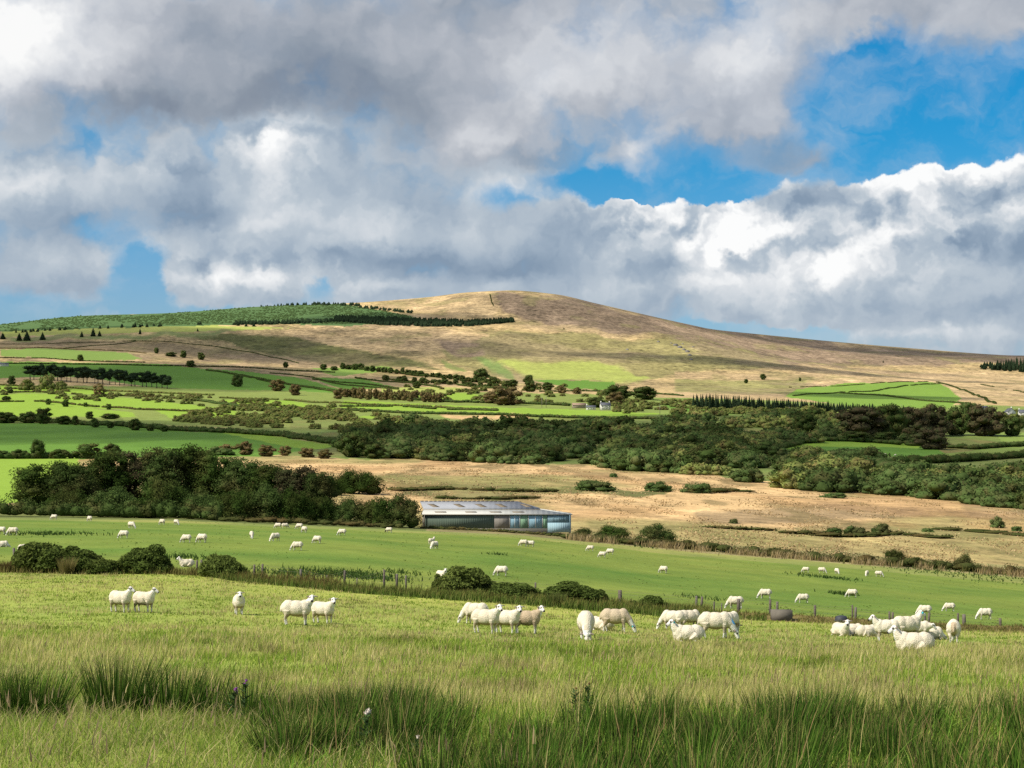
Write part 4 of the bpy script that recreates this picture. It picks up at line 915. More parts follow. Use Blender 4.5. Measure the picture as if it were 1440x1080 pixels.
    MB().tube([(.35, -.2, z1-.1), (.35, -.2, .2)], .06).build('downpipe', BM['conc'], b); MB().tube([(W-.2, -.28, z1-.1), (W-.2, -.28, -.3)], .06).build('downpipe', BM['slate'], b)
make_barn()
def house(name, px, base, w, h, dep, rh, wall, roof, label, rz=0.0, chim=2, wins=3, gable=False, d=None):
    p = ground(px, base, 600) if d is None else at_dist(px, d)
    r = link(name, None, None, p, rz); tag(r, label, 'house', None)
    V = [(-w/2,-dep/2,-1),(w/2,-dep/2,-1),(w/2,dep/2,-1),(-w/2,dep/2,-1),(-w/2,-dep/2,h),(w/2,-dep/2,h),(w/2,dep/2,h),(-w/2,dep/2,h),(-w/2,0,h+rh),(w/2,0,h+rh)]
    link('wall', mesh_from('wall', V, [np.array([[0,1,5,4],[2,3,7,6],[0,3,2,1]]), np.array([[4,8,7],[5,6,9]]), np.array([[0,4,7,3],[1,2,6,5]])], BM[wall]), r)
    e = .35; sl = rh/(dep/2); ro = []
    V = [(-w/2-e,-dep/2-e,h-e*sl+.08),(w/2+e,-dep/2-e,h-e*sl+.08),(w/2+e,0,h+rh+.08),(-w/2-e,0,h+rh+.08),(w/2+e,dep/2+e,h-e*sl+.08),(-w/2-e,dep/2+e,h-e*sl+.08)]
    V2 = [(a, b_, c+.18) for a, b_, c in V]
    f = [[0,3,2,1],[3,5,4,2],[6,7,8,9],[9,8,10,11],[0,1,7,6],[4,5,11,10],[1,2,8,7],[2,4,10,8],[0,6,9,3],[3,9,11,5]]
    ro = link('roof', mesh_from('roof', V+V2, [np.array(f)], BM[roof]), r)
    for i in range(chim):
        x = (-w/2+.6) if i == 0 else (w/2-.6)
        MB().box((x, 0, h+rh+.7), (.9, .8, 1.7)).build('chimney', BM[wall], ro)
    for k in range(wins):
        x = (k+.5)/wins*w-w/2
        for z in ((h*.28, h*.72) if h > 4 else (h*.5,)):
            wn = MB().box((x, -dep/2-.03, z), (1.05, .1, 1.25)).build('window', BM['white'], r)
            MB().box((x, -dep/2-.09, z), (.85, .06, 1.05)).build('pane', BM['glass'], wn)
    if gable:
        for s in (-1, 1):
            wn = MB().box((s*(w/2+.03), 0, h*.6), (.1, 1.0, 1.2)).build('window', BM['white'], r); MB().box((s*(w/2+.09), 0, h*.6), (.06, .8, 1.0)).build('pane', BM['glass'], wn)
    return r
house('farmhouse', 851, 576.5, 9.5, 4.6, 6.5, 2.4, 'white', 'slateroof', 'small white farmhouse with two chimneys in the mid valley', .15)
house('cottage', 831, 576.5, 9, 2.6, 5, 1.6, 'white', 'slateroof', 'low white cottage with a blue-grey roof beside the farmhouse', -.1, 1, 2)
house('stone_barn', 814, 574, 13, 3.0, 6, 2.0, 'stone', 'tile', 'long tan stone barn beside the low white cottage', .1, 0, 0)
house('white_house', 1420, 586, 7.5, 5.0, 9, 3.4, 'white', 'slateroof', 'white gabled house with a dark slate roof behind the dark tree belt', math.pi/2+.25, 1, 0, True)
house('white_house', 1440, 586, 11, 4.2, 7, 2.8, 'white', 'slateroof', 'longer white house with wide slate roof at the picture edge', -.1, 1, 3)
house('white_house', 1383, 577, 9, 2.8, 6, 1.8, 'white', 'slateroof', 'small pale house half hidden above the dark tree belt', .2, 1, 2)
house('cottage', 6, 515, 12, 3, 7, 2.2, 'white', 'slateroof', 'pale cottage on the upland field below the spruces', .1, 1, 2)
def pole(px, base, h, label, lamp=False):
    p = ground(px, base, 600); r = link('utility_pole', None, None, p); tag(r, label, 'pole', 'utility poles across the valley')
    MB().tube([(0, 0, -.5), (0, 0, h)], [.24, .17], 8).build('post', BM['conc'], r)
    MB().box((0, 0, h-.5), (1.8, .14, .16)).build('crossarm', BM['conc'], r)
    for x in (-.8, 0, .8): MB().tube([(x, 0, h-.42), (x, 0, h-.16)], [.06, .08], 6).build('insulator', BM['white'], r)
for a in ((152,551,8.5,'pale utility pole by the rusty tree of the bright fields'),(762,573,10,'pale utility pole, first of two in mid valley'),(768,573,11,'pale utility pole, taller of two in mid valley'),(928,583,9,'utility pole past the farmhouse trees'),(1110,584,8,'white utility pole in the scrub below the spruce row'),(1268,579,7.5,'short pale pole at the end of the spruce row')): pole(*a)
# rock outcrops on the hillside
random.seed(3)
def rock(px, py, s, label):
    rg = np.random.default_rng(int(px*3+py)); p = ground(px, py, 2500); m = MB()
    m.ell((0, 0, 0), (1, 1, 1), 12, 8); V = m.V[0]
    V = V*(.7+.7*fbm(V[:, 0]*1.6+px, V[:, 1]*1.6+V[:, 2]*1.3, 3, 3))[:, None]*np.array([s, s*.8, s*.65]); m.V[0] = V
    tag(m.build('rock_outcrop', BM['rock'], None, p, rg.uniform(0, 6), .75), label, 'rock', 'grey outcrops on the hill flank')
for x, y, s in ((926,481,5),(944,483,4),(950,486,7),(956,489,8),(962,492,6),(967,495,7),(970,500,6),(972,506,5),(882,492,5),(960,484,4),(975,488,4)): rock(x, y, s, 'grey rock outcrop on the olive flank of the hill')
# ---------------------------------------------------------------- sheep
def wool_mat():
    m, t, out = new_mat('sheep_fleece'); c = t.attr('tone'); wl = t.attr('wool', 'Fac')
    tc = E(t, t.node('ShaderNodeTexCoord').outputs['Object']); oi = t.node('ShaderNodeObjectInfo')
    n = t.noise(tc, 22, 4, .6); n2 = t.noise(tc, 5, 3, .5); v = t.voro(tc, 30, 1, .5, .5)
    f = 1.0+(n-.5)*.14*wl+(n2-.5)*.2*wl
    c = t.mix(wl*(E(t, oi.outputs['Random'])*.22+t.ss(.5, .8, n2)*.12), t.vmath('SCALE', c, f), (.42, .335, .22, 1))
    principled(t, out, c, .95, .05, bump(t, v*1.2+n*1.0, .4, .04)); return m
WOOL = wool_mat()
CREAM = (.60, .545, .43); FACE = (.66, .63, .57); DARK = (.035, .03, .03); PINK = (.30, .21, .18)
def rotz(a): return np.array([[math.cos(a), -math.sin(a), 0], [math.sin(a), math.cos(a), 0], [0, 0, 1]])
def roty(a): return np.array([[math.cos(a), 0, math.sin(a)], [0, 1, 0], [-math.sin(a), 0, math.cos(a)]])
def sheep_mesh(name, head='up', yaw=0.0, lying=False, wool=CREAM, face=FACE, mark=None, step=0.0, voxel=.017):
    m = MB(); dz = -.30 if lying else 0.0
    m.ell((-.33, 0, .60+dz), (.29, .245, .265), 20, 14); m.ell((-.02, 0, .575+dz), (.45, .27 if not lying else .30, .275), 24, 16); m.ell((.29, 0, .595+dz), (.25, .22, .275), 20, 14)
    m.tube([(-.55, 0, .72+dz), (-.63, 0, .62+dz), (-.64, 0, .46+dz)], [.05, .045, .03], 8)
    if head == 'up': nk = [(.34, 0, .66+dz), (.48, 0, .79+dz), (.56, 0, .90+dz)]; H0 = np.array([.58, 0, .945+dz]); pitch = .42
    elif head == 'low': nk = [(.36, 0, .62+dz), (.55, 0, .64+dz), (.66, 0, .66+dz)]; H0 = np.array([.70, 0, .67+dz]); pitch = .75
    elif head == 'rest': nk = [(.36, 0, .56+dz), (.52, 0, .46+dz), (.60, 0, .42+dz)]; H0 = np.array([.64, 0, .42+dz]); pitch = .7
    else: nk = [(.38, 0, .60), (.56, 0, .44), (.68, 0, .27)]; H0 = np.array([.72, 0, .22]); pitch = 1.05
    m.tube(nk, [.19, .145, .105], 14)
    Rh = rotz(yaw)@roty(pitch); hp = lambda p: Rh@np.array(p)+H0
    m.ell(hp((0, 0, 0)), (.105, .085, .092), 16, 12, Rh)
    m.tube([hp((.0, 0, -.005)), hp((.11, 0, -.015)), hp((.20, 0, -.02)), hp((.245, 0, -.022))], [.082, .072, .056, .042], 12)
    for s in (-1, 1):
        e = hp((-.035, s*.155, .02)); m.ell(e, (.035, .085, .018), 10, 8, Rh@rotz(s*-.35))
        m.tube([hp((-.02, s*.05, .03)), e], [.03, .02], 8)
    for s in (-1, 1):
        if not lying:
            a = step*s
            m.tube([(-.36, s*.13, .52), (-.37-a*.3, s*.135, .38), (-.46-a*.6, s*.125, .25), (-.425-a, s*.125, .06), (-.41-a, s*.125, 0)], [.15, .095, .042, .030, .038], 12)
            m.tube([(.30, s*.12, .48), (.31+a*.4, s*.125, .33), (.315+a*.6, s*.12, .20), (.31+a, s*.12, .05), (.325+a, s*.12, 0)], [.11, .065, .036, .029, .037], 12)
        else:
            m.tube([(-.30, s*.22, .22), (-.10, s*.30, .10), (-.28, s*.31, .045)], [.15, .08, .04], 10)
            m.tube([(.26, s*.16, .20), (.42, s*.19, .07), (.24, s*.21, .04)], [.11, .06, .036], 10)
    me = m.mesh(name); o = bpy.data.objects.new('tmp', me); COL.objects.link(o)
    r = o.modifiers.new('r', 'REMESH'); r.mode = 'VOXEL'; r.voxel_size = voxel
    sm = o.modifiers.new('s', 'SMOOTH'); sm.factor = .5; sm.iterations = 4
    dg = bpy.context.evaluated_depsgraph_get(); dg.update()
    out = bpy.data.meshes.new_from_object(o.evaluated_get(dg)); bpy.data.objects.remove(o); bpy.data.meshes.remove(me)
    out.name = name; n = len(out.vertices); P = np.empty(n*3, np.float32); out.vertices.foreach_get('co', P); P = P.reshape(-1, 3).astype(float)
    # fleece lumps on the trunk
    Q = (P-H0)@Rh                                            # head frame
    onhead = (np.abs(Q[:, 1]) < .30) & (Q[:, 0] > -.12-.25*(np.abs(Q[:, 1]) > .085)) & (np.linalg.norm(Q, axis=1) < .32) & ((Q[:, 0] > -.05) | (np.abs(Q[:, 1]) > .075) | (Q[:, 2] > .04))
    leg = (P[:, 2] < .30) & ~onhead if not lying else (P[:, 2] < .075) & (np.abs(P[:, 1]) > .15)
    if head == 'graze': leg &= P[:, 0] < .48
    trunk = ~onhead & ~leg
    N = np.empty(n*3, np.float32); out.vertices.foreach_get('normal', N); N = N.reshape(-1, 3).astype(float)
    lump = (fbm(P[:, 0]*9+P[:, 2]*5, P[:, 1]*9+P[:, 2]*8, 4, 3)-.5)*.026
    P2 = P+N*(lump*trunk)[:, None]; P2[:, 2] = np.maximum(P2[:, 2], -.01)
    out.vertices.foreach_set('co', P2.astype(np.float32).ravel())
    T = np.tile(np.array(wool), (n, 1)); T[onhead] = face; T[onhead & (np.abs(Q[:, 1]) > .095) & (Q[:, 2] < -.05)] = wool
    shade_dirt = np.clip(sstep(.62+dz, .36+dz, P[:, 2])*.8+(fbm(P[:, 0]*5+3, P[:, 2]*6+P[:, 1]*4, 14, 3)-.5)*1.1, 0, 1)*trunk*.5  # shade under the sunlit back painted into the fleece, mixed with blotchy dirt
    T = T*(1-shade_dirt[:, None])+np.array((.43, .345, .23))*shade_dirt[:, None]*np.array(wool)[None]/np.array(CREAM)
    T[leg] = np.array(face)*.85; T[leg & (P[:, 2] < .05)] = DARK if not lying else np.array(face)*.7
    if not lying:
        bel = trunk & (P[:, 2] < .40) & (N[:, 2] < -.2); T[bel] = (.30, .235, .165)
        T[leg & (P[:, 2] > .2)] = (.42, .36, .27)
    eye = onhead & (np.abs(np.abs(Q[:, 1])-.075) < .036) & (np.abs(Q[:, 0]-.055) < .03) & (np.abs(Q[:, 2]-.03) < .028); T[eye] = DARK
    nose = onhead & (Q[:, 0] > .222); T[nose] = DARK
    mth = onhead & (Q[:, 0] > .19) & (Q[:, 0] <= .222); T[mth] = np.array(face)*.72
    ear = onhead & (np.abs(Q[:, 1]) > .11) & (Q[:, 2] > -.05) & (np.abs(Q[:, 0]+.035) < .07); T[ear] = (.22, .17, .15); T[ear & (np.abs(Q[:, 1]) > .2)] = (.10, .08, .075)
    if mark == 'nape':
        k = (np.linalg.norm(P-np.array(nk[1])-[.03, 0, .10], axis=1) < .13); T[k] = (.02, .30, .62)
    if mark == 'rump': T[np.linalg.norm(P-[-.52, 0, .72], axis=1) < .2] = (.40, .30, .19)
    if mark == 'stain': T[trunk & (P[:, 0] < -.5) & (np.abs(P[:, 1]) < .1)] = (.40, .315, .215)
    if mark == 'darkface': T[onhead] = (.04, .035, .033)
    T = np.concatenate([T, np.ones((n, 1))], 1)
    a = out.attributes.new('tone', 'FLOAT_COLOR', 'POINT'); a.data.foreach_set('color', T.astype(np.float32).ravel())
    a = out.attributes.new('wool', 'FLOAT', 'POINT'); a.data.foreach_set('value', trunk.astype(np.float32))
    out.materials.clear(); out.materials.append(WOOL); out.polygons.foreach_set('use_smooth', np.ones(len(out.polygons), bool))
    return out, H0, Rh
R90 = math.pi/2; TAN_W = (.40, .315, .21)
POSE = dict(
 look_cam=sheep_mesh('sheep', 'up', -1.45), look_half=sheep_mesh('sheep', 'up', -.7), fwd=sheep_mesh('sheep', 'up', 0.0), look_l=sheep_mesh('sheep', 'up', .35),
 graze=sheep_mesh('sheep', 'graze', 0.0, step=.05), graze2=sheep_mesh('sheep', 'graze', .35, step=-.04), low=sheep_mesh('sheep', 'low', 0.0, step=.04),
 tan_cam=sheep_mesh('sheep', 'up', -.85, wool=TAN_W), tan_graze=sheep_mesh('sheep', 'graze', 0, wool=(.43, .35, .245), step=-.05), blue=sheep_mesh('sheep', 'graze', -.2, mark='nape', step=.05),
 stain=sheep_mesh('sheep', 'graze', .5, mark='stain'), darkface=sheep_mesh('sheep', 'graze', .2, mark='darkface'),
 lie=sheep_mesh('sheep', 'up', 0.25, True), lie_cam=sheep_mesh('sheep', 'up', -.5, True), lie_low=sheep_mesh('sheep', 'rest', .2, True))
TAGM = plain('cyan_tag', (.02, .42, .52), .5, .1)
def sheep(px, py, pose, rz, label, group, sc=1.0, tagear=False, d=None, dy=0):
    p = ground(px, py, 40 if group == GF else fence_d(px)+7) if d is None else at_dist(px, d)
    me, H0, Rh = POSE[pose]; sc *= .95; o = link('sheep', me, None, p-[0, 0, .02], rz, (sc*.88, sc, sc*1.02)); tag(o, label, 'sheep', group)
    if tagear:
        s = tagear; q = Rh@np.array([-.03, s*.17, -.005])+H0
        MB().box(q, (.05, .05, .06), 0, Rh).build('ear_tag', TAGM, o)
    return o
L_, R_ = math.pi, 0.0; TOW = -R90; AWAY = R90
GF, GR = 'sheep in the long grass of the near pasture', 'sheep grazing the farther short pasture'
FRONT = [
 (170,861,'look_l',-.55,'white sheep gazing aside, first of a pair at the front of the near pasture',0.93,0),
 (203,861,'look_l',-.5,'white sheep gazing aside, second of the pair, beside the first',.90,0),
 (336,864,'fwd',-1.35,'lone white sheep facing the viewer, ears out, between two pairs',.86,0),
 (418,879,'look_cam',-.05,'large white sheep seen side on, head turned to the viewer, before a smaller one',1.0,0),
 (455,877,'look_half',-.6,'smaller white sheep of the middle pair, head and chest towards the viewer',.92,0),
 (668,877,'graze',2.9,'white sheep grazing behind the trio that looks at the viewer, head hidden low',.95,0),
 (684,891,'look_half',-.45,'first white sheep of the trio looking at the viewer, ears up',.98,0),
 (714,891,'look_half',-.6,'middle white sheep of the trio looking at the viewer',.97,0),
 (742,891,'tan_cam',-.15,'tan-fleeced sheep, last of the trio looking at the viewer',.96,0),
 (824,900,'graze',TOW,'white sheep grazing straight towards the viewer',1.05,0),
 (846,886,'lie_low',2.6,'white sheep resting half hidden behind the grey-tan grazing one',.95,0),
 (866,889,'tan_graze',-.1,'grey-tan sheep grazing side on with a cyan ear tag',1.05,-1),
 (946,886,'graze2',2.75,'white sheep grazing behind the resting one with a cyan tag',.95,0),
 (970,885,'graze2',.4,'white sheep grazing with hidden head between two others near the trough',.95,0),
 (966,902,'lie',L_+.1,'resting white sheep with raised head and cyan ear tag',1.0,1),
 (1007,898,'blue',-.1,'large white sheep grazing with a blue paint mark on its neck',1.1,0),
 (1028,889,'graze2',1.0,'white sheep turned away behind the blue-marked one',.97,0),
 (1183,894,'lie_cam',-1.2,'resting white sheep with dark ears facing the viewer, under the mossy bank',.95,0),
 (1199,894,'lie_low',.1,'low white sheep resting next to the dark-eared one under the bank',.9,0),
 (1220,896,'lie_low',.3,'white sheep resting behind the standing one at the end group',.9,0),
 (1246,902,'look_l',L_,'white sheep standing side on with raised head in the end group',.95,0),
 (1276,902,'fwd',.35,'biggest white sheep of the end group, cyan tag in its ear',1.1,-1),
 (1293,899,'low',-.3,'white sheep with lowered head just behind the biggest one',.85,0),
 (1284,917,'lie',L_-.05,'white sheep resting frontmost in the end group, head up',1.0,0),
 (1311,899,'lie_low',.2,'small white sheep lying flat between the end group and the lone one',.9,0),
 (1341,904,'stain',1.35,'white sheep seen from behind with a stained rump, apart from the end group',1.0,0)]
for x, y, ps, rz, lab, sc, tg in FRONT: sheep(x, y, ps, rz, lab, GF, sc, tg)
REAR = [
 (2,751,'graze',2.8,'sheep of the far pasture cut by the picture edge, above another one'),(18,753,'graze',L_,'sheep grazing near the picture edge, over the large gorse'),(4,769,'lie_low',.2,'sheep lying at the picture edge beside the gorse'),(32,774,'lie_low',1.2,'sheep showing only its back at the top of the large gorse'),
 (76,731,'graze',2.9,'sheep under the dark hedge, nearest the bright meadow'),(126,733,'graze',2.4,'second sheep along the foot of the dark hedge'),(174,757,'graze',L_-.2,'cream sheep grazing midway above the gorse pair'),(185,743,'graze',-.6,'sheep grazing up behind the cream one above the gorse pair'),(228,738,'graze',2.5,'sheep at the pink weeds under the dark hedge, first of two'),(248,738,'graze',-.8,'sheep at the pink weeds under the dark hedge, second of two'),
 (262,763,'graze',2.9,'sheep above the gorse gap, head away from its neighbour'),(284,763,'graze',2.7,'sheep above the round gorse, reaching down long'),(262,797,'lie',L_+.3,'sheep lying between two gorse bushes with a bluish head'),(354,757,'graze',TOW+.2,'sheep facing the viewer head down in the middle pasture'),(387,761,'graze',-2.4,'sheep turned half to the viewer next to the one facing forward'),
 (391,743,'graze',2.9,'first of two overlapping sheep below the bramble bank'),(401,743,'graze2',.2,'second of two overlapping sheep below the bramble bank'),(421,744,'graze',2.8,'sheep right after the overlapping two below the bramble bank'),(428,749,'graze',2.3,'sheep grazing just below its mate by the bramble bank'),(418,774,'graze',L_-.1,'largest-looking sheep in the middle of the far pasture'),(446,764,'graze',2.6,'sheep above and beyond the largest-looking one'),
 (481,753,'graze',2.9,'sheep alone halfway to the barn'),(547,749,'darkface',2.9,'dark-faced sheep close to the barn end'),(607,766,'fwd',.9,'sheep with raised head behind another below the barn'),(611,772,'graze',-2.2,'sheep in front of the raised head below the barn'),(705,810,'graze',2.9,'sheep just above the large middle gorse'),(621,818,'look_half',-.9,'sheep peering past the large middle gorse'),
 (736,768,'graze',2.9,'first of two nose to tail sheep below the barn doors'),(746,769,'graze2',3.0,'second of two nose to tail sheep below the barn doors'),(830,775,'graze',2.9,'upper sheep of a trio in the open pasture'),(847,784,'graze',2.7,'lowest sheep of a trio in the open pasture'),(858,780,'graze',2.8,'end sheep of a trio in the open pasture'),(933,806,'graze',2.5,'sheep alone in the wide middle of the open pasture'),
 (1133,805,'graze',2.8,'first of a spaced row of five sheep'),(1156,806,'graze',-.4,'second of a spaced row of five sheep'),(1177,807,'graze',-1.3,'third of a spaced row of five sheep'),(1219,810,'graze',-2.0,'fourth of a spaced row of five sheep'),(1236,811,'graze',-.3,'fifth of a spaced row of five sheep'),(1076,842,'graze',2.9,'sheep grazing just beyond the close pair of posts'),(1034,856,'graze',2.9,'sheep grazing right at a fence post by the trough end'),
 (1129,848,'graze',L_,'cream sheep with a green-blue head past the trough'),(1198,840,'graze',2.8,'sheep beside a small dark weed in the far pasture'),(1300,866,'graze',2.9,'sheep grazing over the twin posts of the end fence'),(1335,860,'graze',3.0,'sheep grazing between the twin posts and the last posts'),(1385,871,'graze',L_,'last sheep of the far pasture, over the final post')]
for i, (x, y, ps, rz, lab) in enumerate(REAR): sheep(x, y, ps, rz, lab, GR, .9+.12*((i*37) % 10)/10)
for x, y, l in ((1245,640,'tiny white sheep in the green valley field'),(1259,641,'second tiny white sheep in the green valley field'),(1150,640,'tiny white sheep at the scrub end of the green valley field')):
    sheep(x, y, 'graze', 2.8, l, 'tiny sheep in the green valley field', 1.2)
# ---------------------------------------------------------------- grass, rushes, gorse, fence
def blade_mat(name, trans=.45):
    m, t, out = new_mat(name); c = t.attr('tone')
    a = t.node('ShaderNodeBsdfDiffuse'); b = t.node('ShaderNodeBsdfTranslucent'); x = t.node('ShaderNodeMixShader'); x.inputs[0].default_value = trans
    for q in (a, b): t.set(q.inputs[0], c)
    t.L.new(a.outputs[0], x.inputs[1]); t.L.new(b.outputs[0], x.inputs[2]); t.L.new(x.outputs[0], out.inputs[0])
    return m
BLADE = blade_mat('grass_blades'); RBLADE = blade_mat('rush_blades', .18)
def blades(P, h, w, lx, ly, col, rng, bend=1.6, tipcol=None, az=None):
    """tapered blades leaning by (lx, ly) of their height; three sections each"""
    n = len(P); az = rng.uniform(0, math.pi, n) if az is None else az
    s = np.stack([np.cos(az), np.sin(az), 0*az], 1)*(w*.5)[:, None]
    def at(u): 
        z = h*u*(1-.12*(lx**2+ly**2)*u*u); k = u**bend
        return P+np.stack([lx*h*k, ly*h*k, z], 1)
    V = np.stack([P-s, P+s, at(.38)-s*.85, at(.38)+s*.85, at(.74)-s*.5, at(.74)+s*.5, at(1.0)], 1).reshape(-1, 3)
    i = np.arange(n)[:, None]*7
    Q = np.concatenate([i+[0, 1, 3, 2], i+[2, 3, 5, 4]]); T = i+[4, 5, 6]
    tc = col if tipcol is None else tipcol
    C = np.stack([col*.9, col*.9, col, col, (col+tc)/2, (col+tc)/2, tc], 1).reshape(-1, 3)
    return V, Q, T, C
def blade_obj(name, parts, label, kind='stuff', parent=None, loc=None):
    V = []; Q = []; T = []; C = []; o = 0
    for v, q, t, c in parts: V.append(v); Q.append(q+o); T.append(t+o); C.append(c); o += len(v)
    V = np.concatenate(V); loc = np.zeros(3) if loc is None else loc
    me = mesh_from(name, V-loc, [np.concatenate(Q), np.concatenate(T)], RBLADE if 'rush' in name else BLADE, False, {'tone': np.concatenate(C)})
    ob = link(name, me, parent, loc)
    return tag(ob, label, kind=kind) if kind else ob
def pick(rng, n, cols, p=None):
    c = np.array(cols)[rng.choice(len(cols), n, p=p)]; return c*rng.uniform(.75, 1.25, (n, 1))
GREEN = [(.20, .29, .04), (.25, .32, .05), (.15, .24, .035), (.30, .34, .07)]; STRAWS = [(.50, .43, .18), (.43, .39, .14), (.38, .37, .11), (.54, .45, .22)]
rg = np.random.default_rng(42)
def make_grass(n=450000):
    nt = 34000; td = 8*(110/8.0)**(rg.random(nt)**.92); tx = rg.uniform(-1, 1, nt)*(.295*td+2.6)
    tg = rg.random(nt); th = rg.uniform(.6, 1.35, nt); tl = rg.uniform(.75, 1.2, nt)
    k = rg.integers(0, nt, n); a = rg.uniform(0, 2*math.pi, n); q = (.07+td[k]*.0022)*np.sqrt(rg.random(n))
    loose = rg.random(n) < .35; q = np.where(loose, q*3.2, q)
    x = tx[k]+q*np.cos(a); d = td[k]+q*np.sin(a)*1.3; px = 720+F*x/d
    keep = (d < fence_d(np.clip(px, -400, 1900))-1.2) & (d > 7.6); k, a, x, d, px = k[keep], a[keep], x[keep], d[keep], px[keep]; n = len(d)
    z = height(x, d)
    f1 = fbm(x/1.7, d/3.2, 201, 4); f2 = fbm(x/9, d/15, 203, 3); lush = np.clip(sstep(.50, .64, f1)+sstep(.52, .66, f2)*.7, 0, 1)
    lush = np.maximum(lush, sstep(20, 13, d)*.8)
    isg = .35*rg.random(n)+.65*tg[k] < .36+.58*lush; dk = (1-.42*sstep(.58, .78, fbm(x/1.3, d/2.6, 205, 3)))[:, None]
    col = np.where(isg[:, None], pick(rg, n, GREEN), pick(rg, n, STRAWS))*dk*tl[k][:, None]
    h = rg.uniform(.09, .26, n)*th[k]*(1-.25*lush)*(1+.55*(~isg)*rg.random(n)); h *= (1-.5*sstep(38, 58, d))*(.72+.28*sstep(26, 40, d))
    w = np.maximum(.0055, d*.00040)*rg.uniform(.6, 1.3, n)*np.where(isg, 1.1, .75)
    L = rg.uniform(.1, .8, n)*np.where(isg, 1.0, .55)
    v, q_, t, c = blades(np.stack([x, d, z-.02], 1), h, w, L*np.cos(a)+.12, L*np.sin(a), col, rg)
    blade_obj('long_grass', [(v, q_, t, c)], 'long yellow-green grass of the near pasture')
    # flowering stems standing over the leaves
    m = 4200; d = 10*(90/10.0)**rg.random(m); x = rg.uniform(-.315, .315, m)*(d+3); px = 720+F*x/d; f1 = fbm(x/3, d/5, 209, 3); k = (d < fence_d(np.clip(px, -400, 1900))-2) & (rg.random(m) < sstep(.35, .65, f1)); x, d = x[k], d[k]; m = len(d); z = height(x, d)
    h = rg.uniform(.20, .38, m)*(1-.45*sstep(38, 58, d)); lx = .1+.15*rg.normal(size=m); ly = .15*rg.normal(size=m); col = pick(rg, m, [(.40, .34, .15), (.30, .24, .11), (.36, .33, .13)])
    st = blades(np.stack([x, d, z], 1), h, np.maximum(.0035, d*.00022), lx, ly, col, rg, 1.5)
    hd = blades(np.stack([x+lx*h*.72, d+ly*h*.72, z+h*.78], 1), h*.3, np.maximum(.010, d*.0005), lx*1.2, ly*1.2, pick(rg, m, [(.42, .34, .17), (.34, .25, .14), (.27, .19, .12)]), rg)
    blade_obj('seed_stems', [st, hd], 'straw-coloured flowering grass stems over the near pasture')
    # flattened pale thatch and a few seed heads nearest the camera
    m = 26000; d = 8+13*rg.random(m)**1.3; x = rg.uniform(-.315, .315, m)*(d+3); k = (720+F*x/d < 560+60*rg.normal(size=m)); d, x = d[k], x[k]; m = len(d); z = height(x, d)
    col = pick(rg, m, [(.42, .36, .17), (.22, .28, .06), (.30, .25, .12), (.16, .24, .04)]); a = rg.uniform(0, 6.28, m); L = rg.uniform(.5, 1.5, m)
    blade_obj('matted_grass', [blades(np.stack([x, d, z], 1), rg.uniform(.08, .24, m), np.full(m, .006), L*np.cos(a), L*np.sin(a), col, rg)], 'matted pale and green grass at the bottom of the slope')
make_grass()
# short tufts on the farther pasture and tussocks on the moor
def make_tufts():
    n = 8000; d = np.exp(rg.uniform(math.log(98), math.log(300), n)); x = rg.uniform(-.30, .30, n)*d; px = 720+F*x/d; k = d > fence_d(px)+1.5; d, x = d[k], x[k]; n = len(d)
    a = fbm(x/6, d/14, 207, 4); k = rg.random(n) < sstep(.35, .72, a); d, x, a = d[k], x[k], a[k]; n = len(d)
    col = np.where((rg.random(n) < .8)[:, None], pick(rg, n, [(.15, .205, .042), (.17, .215, .045), (.12, .175, .036)]), pick(rg, n, [(.25, .25, .08)]))
    blade_obj('pasture_tufts', [blades(np.stack([x, d, height(x, d)], 1), rg.uniform(.03, .08, n), d*.0009*rg.uniform(.6, 1.4, n), .3*rg.normal(size=n), .3*rg.normal(size=n), col, rg)], 'short uneven grass of the far pasture')
    P = []
    n = 60000; d = np.exp(rg.uniform(math.log(312), math.log(820), n)); x = rg.uniform(-.13, .30, n)*d; px, py = project(x, d, height(x, d))
    a = fbm(x/7, d/26, 211, 4); k = (rg.random(n) < sstep(.44, .64, a)) & ~((px < 600) & (d < 420)) & ~((px > 590) & (px < 806) & (d < 338)) & ~inpoly(px, py, R1); d, x, a = d[k], x[k], a[k]; n = len(d)
    col = np.where((rg.random(n) < .55)[:, None], pick(rg, n, [(.50, .36, .19), (.44, .31, .155), (.56, .41, .23)]), pick(rg, n, [(.30, .205, .10), (.22, .18, .075), (.36, .25, .12)]))
    blade_obj('moor_grass', [blades(np.stack([x, d, height(x, d)-.03], 1), rg.uniform(.10, .34, n), d*.0009*rg.uniform(.6, 1.4, n), .3+.3*rg.normal(size=n), .3*rg.normal(size=n), col, rg)], 'pale tussocky moor grass behind the shed')
make_tufts()
def reeds():
    n = 9000; px = rg.uniform(796, 1470, n); d = np.interp(px, [796, 1470], [305.5, 309])+2.6*rg.normal(size=n); cl = fbm(px/22, d/2.5, 241, 3); k = rg.random(n) < sstep(.38, .6, cl); px, d, cl = px[k], d[k], cl[k]; n = len(px); x = (px-720)/F*d
    col = np.where((cl > .52)[:, None], pick(rg, n, [(.40, .31, .17), (.33, .25, .12), (.28, .22, .10)]), pick(rg, n, [(.10, .12, .035), (.16, .15, .05)]))
    blade_obj('reeds', [blades(np.stack([x, d, height(x, d)], 1), rg.uniform(.5, 1.35, n), rg.uniform(.07, .15, n), .15+.2*rg.normal(size=n), .2*rg.normal(size=n), col, rg)], 'straw reeds and rough growth along the low side of the sheep pasture')
reeds()
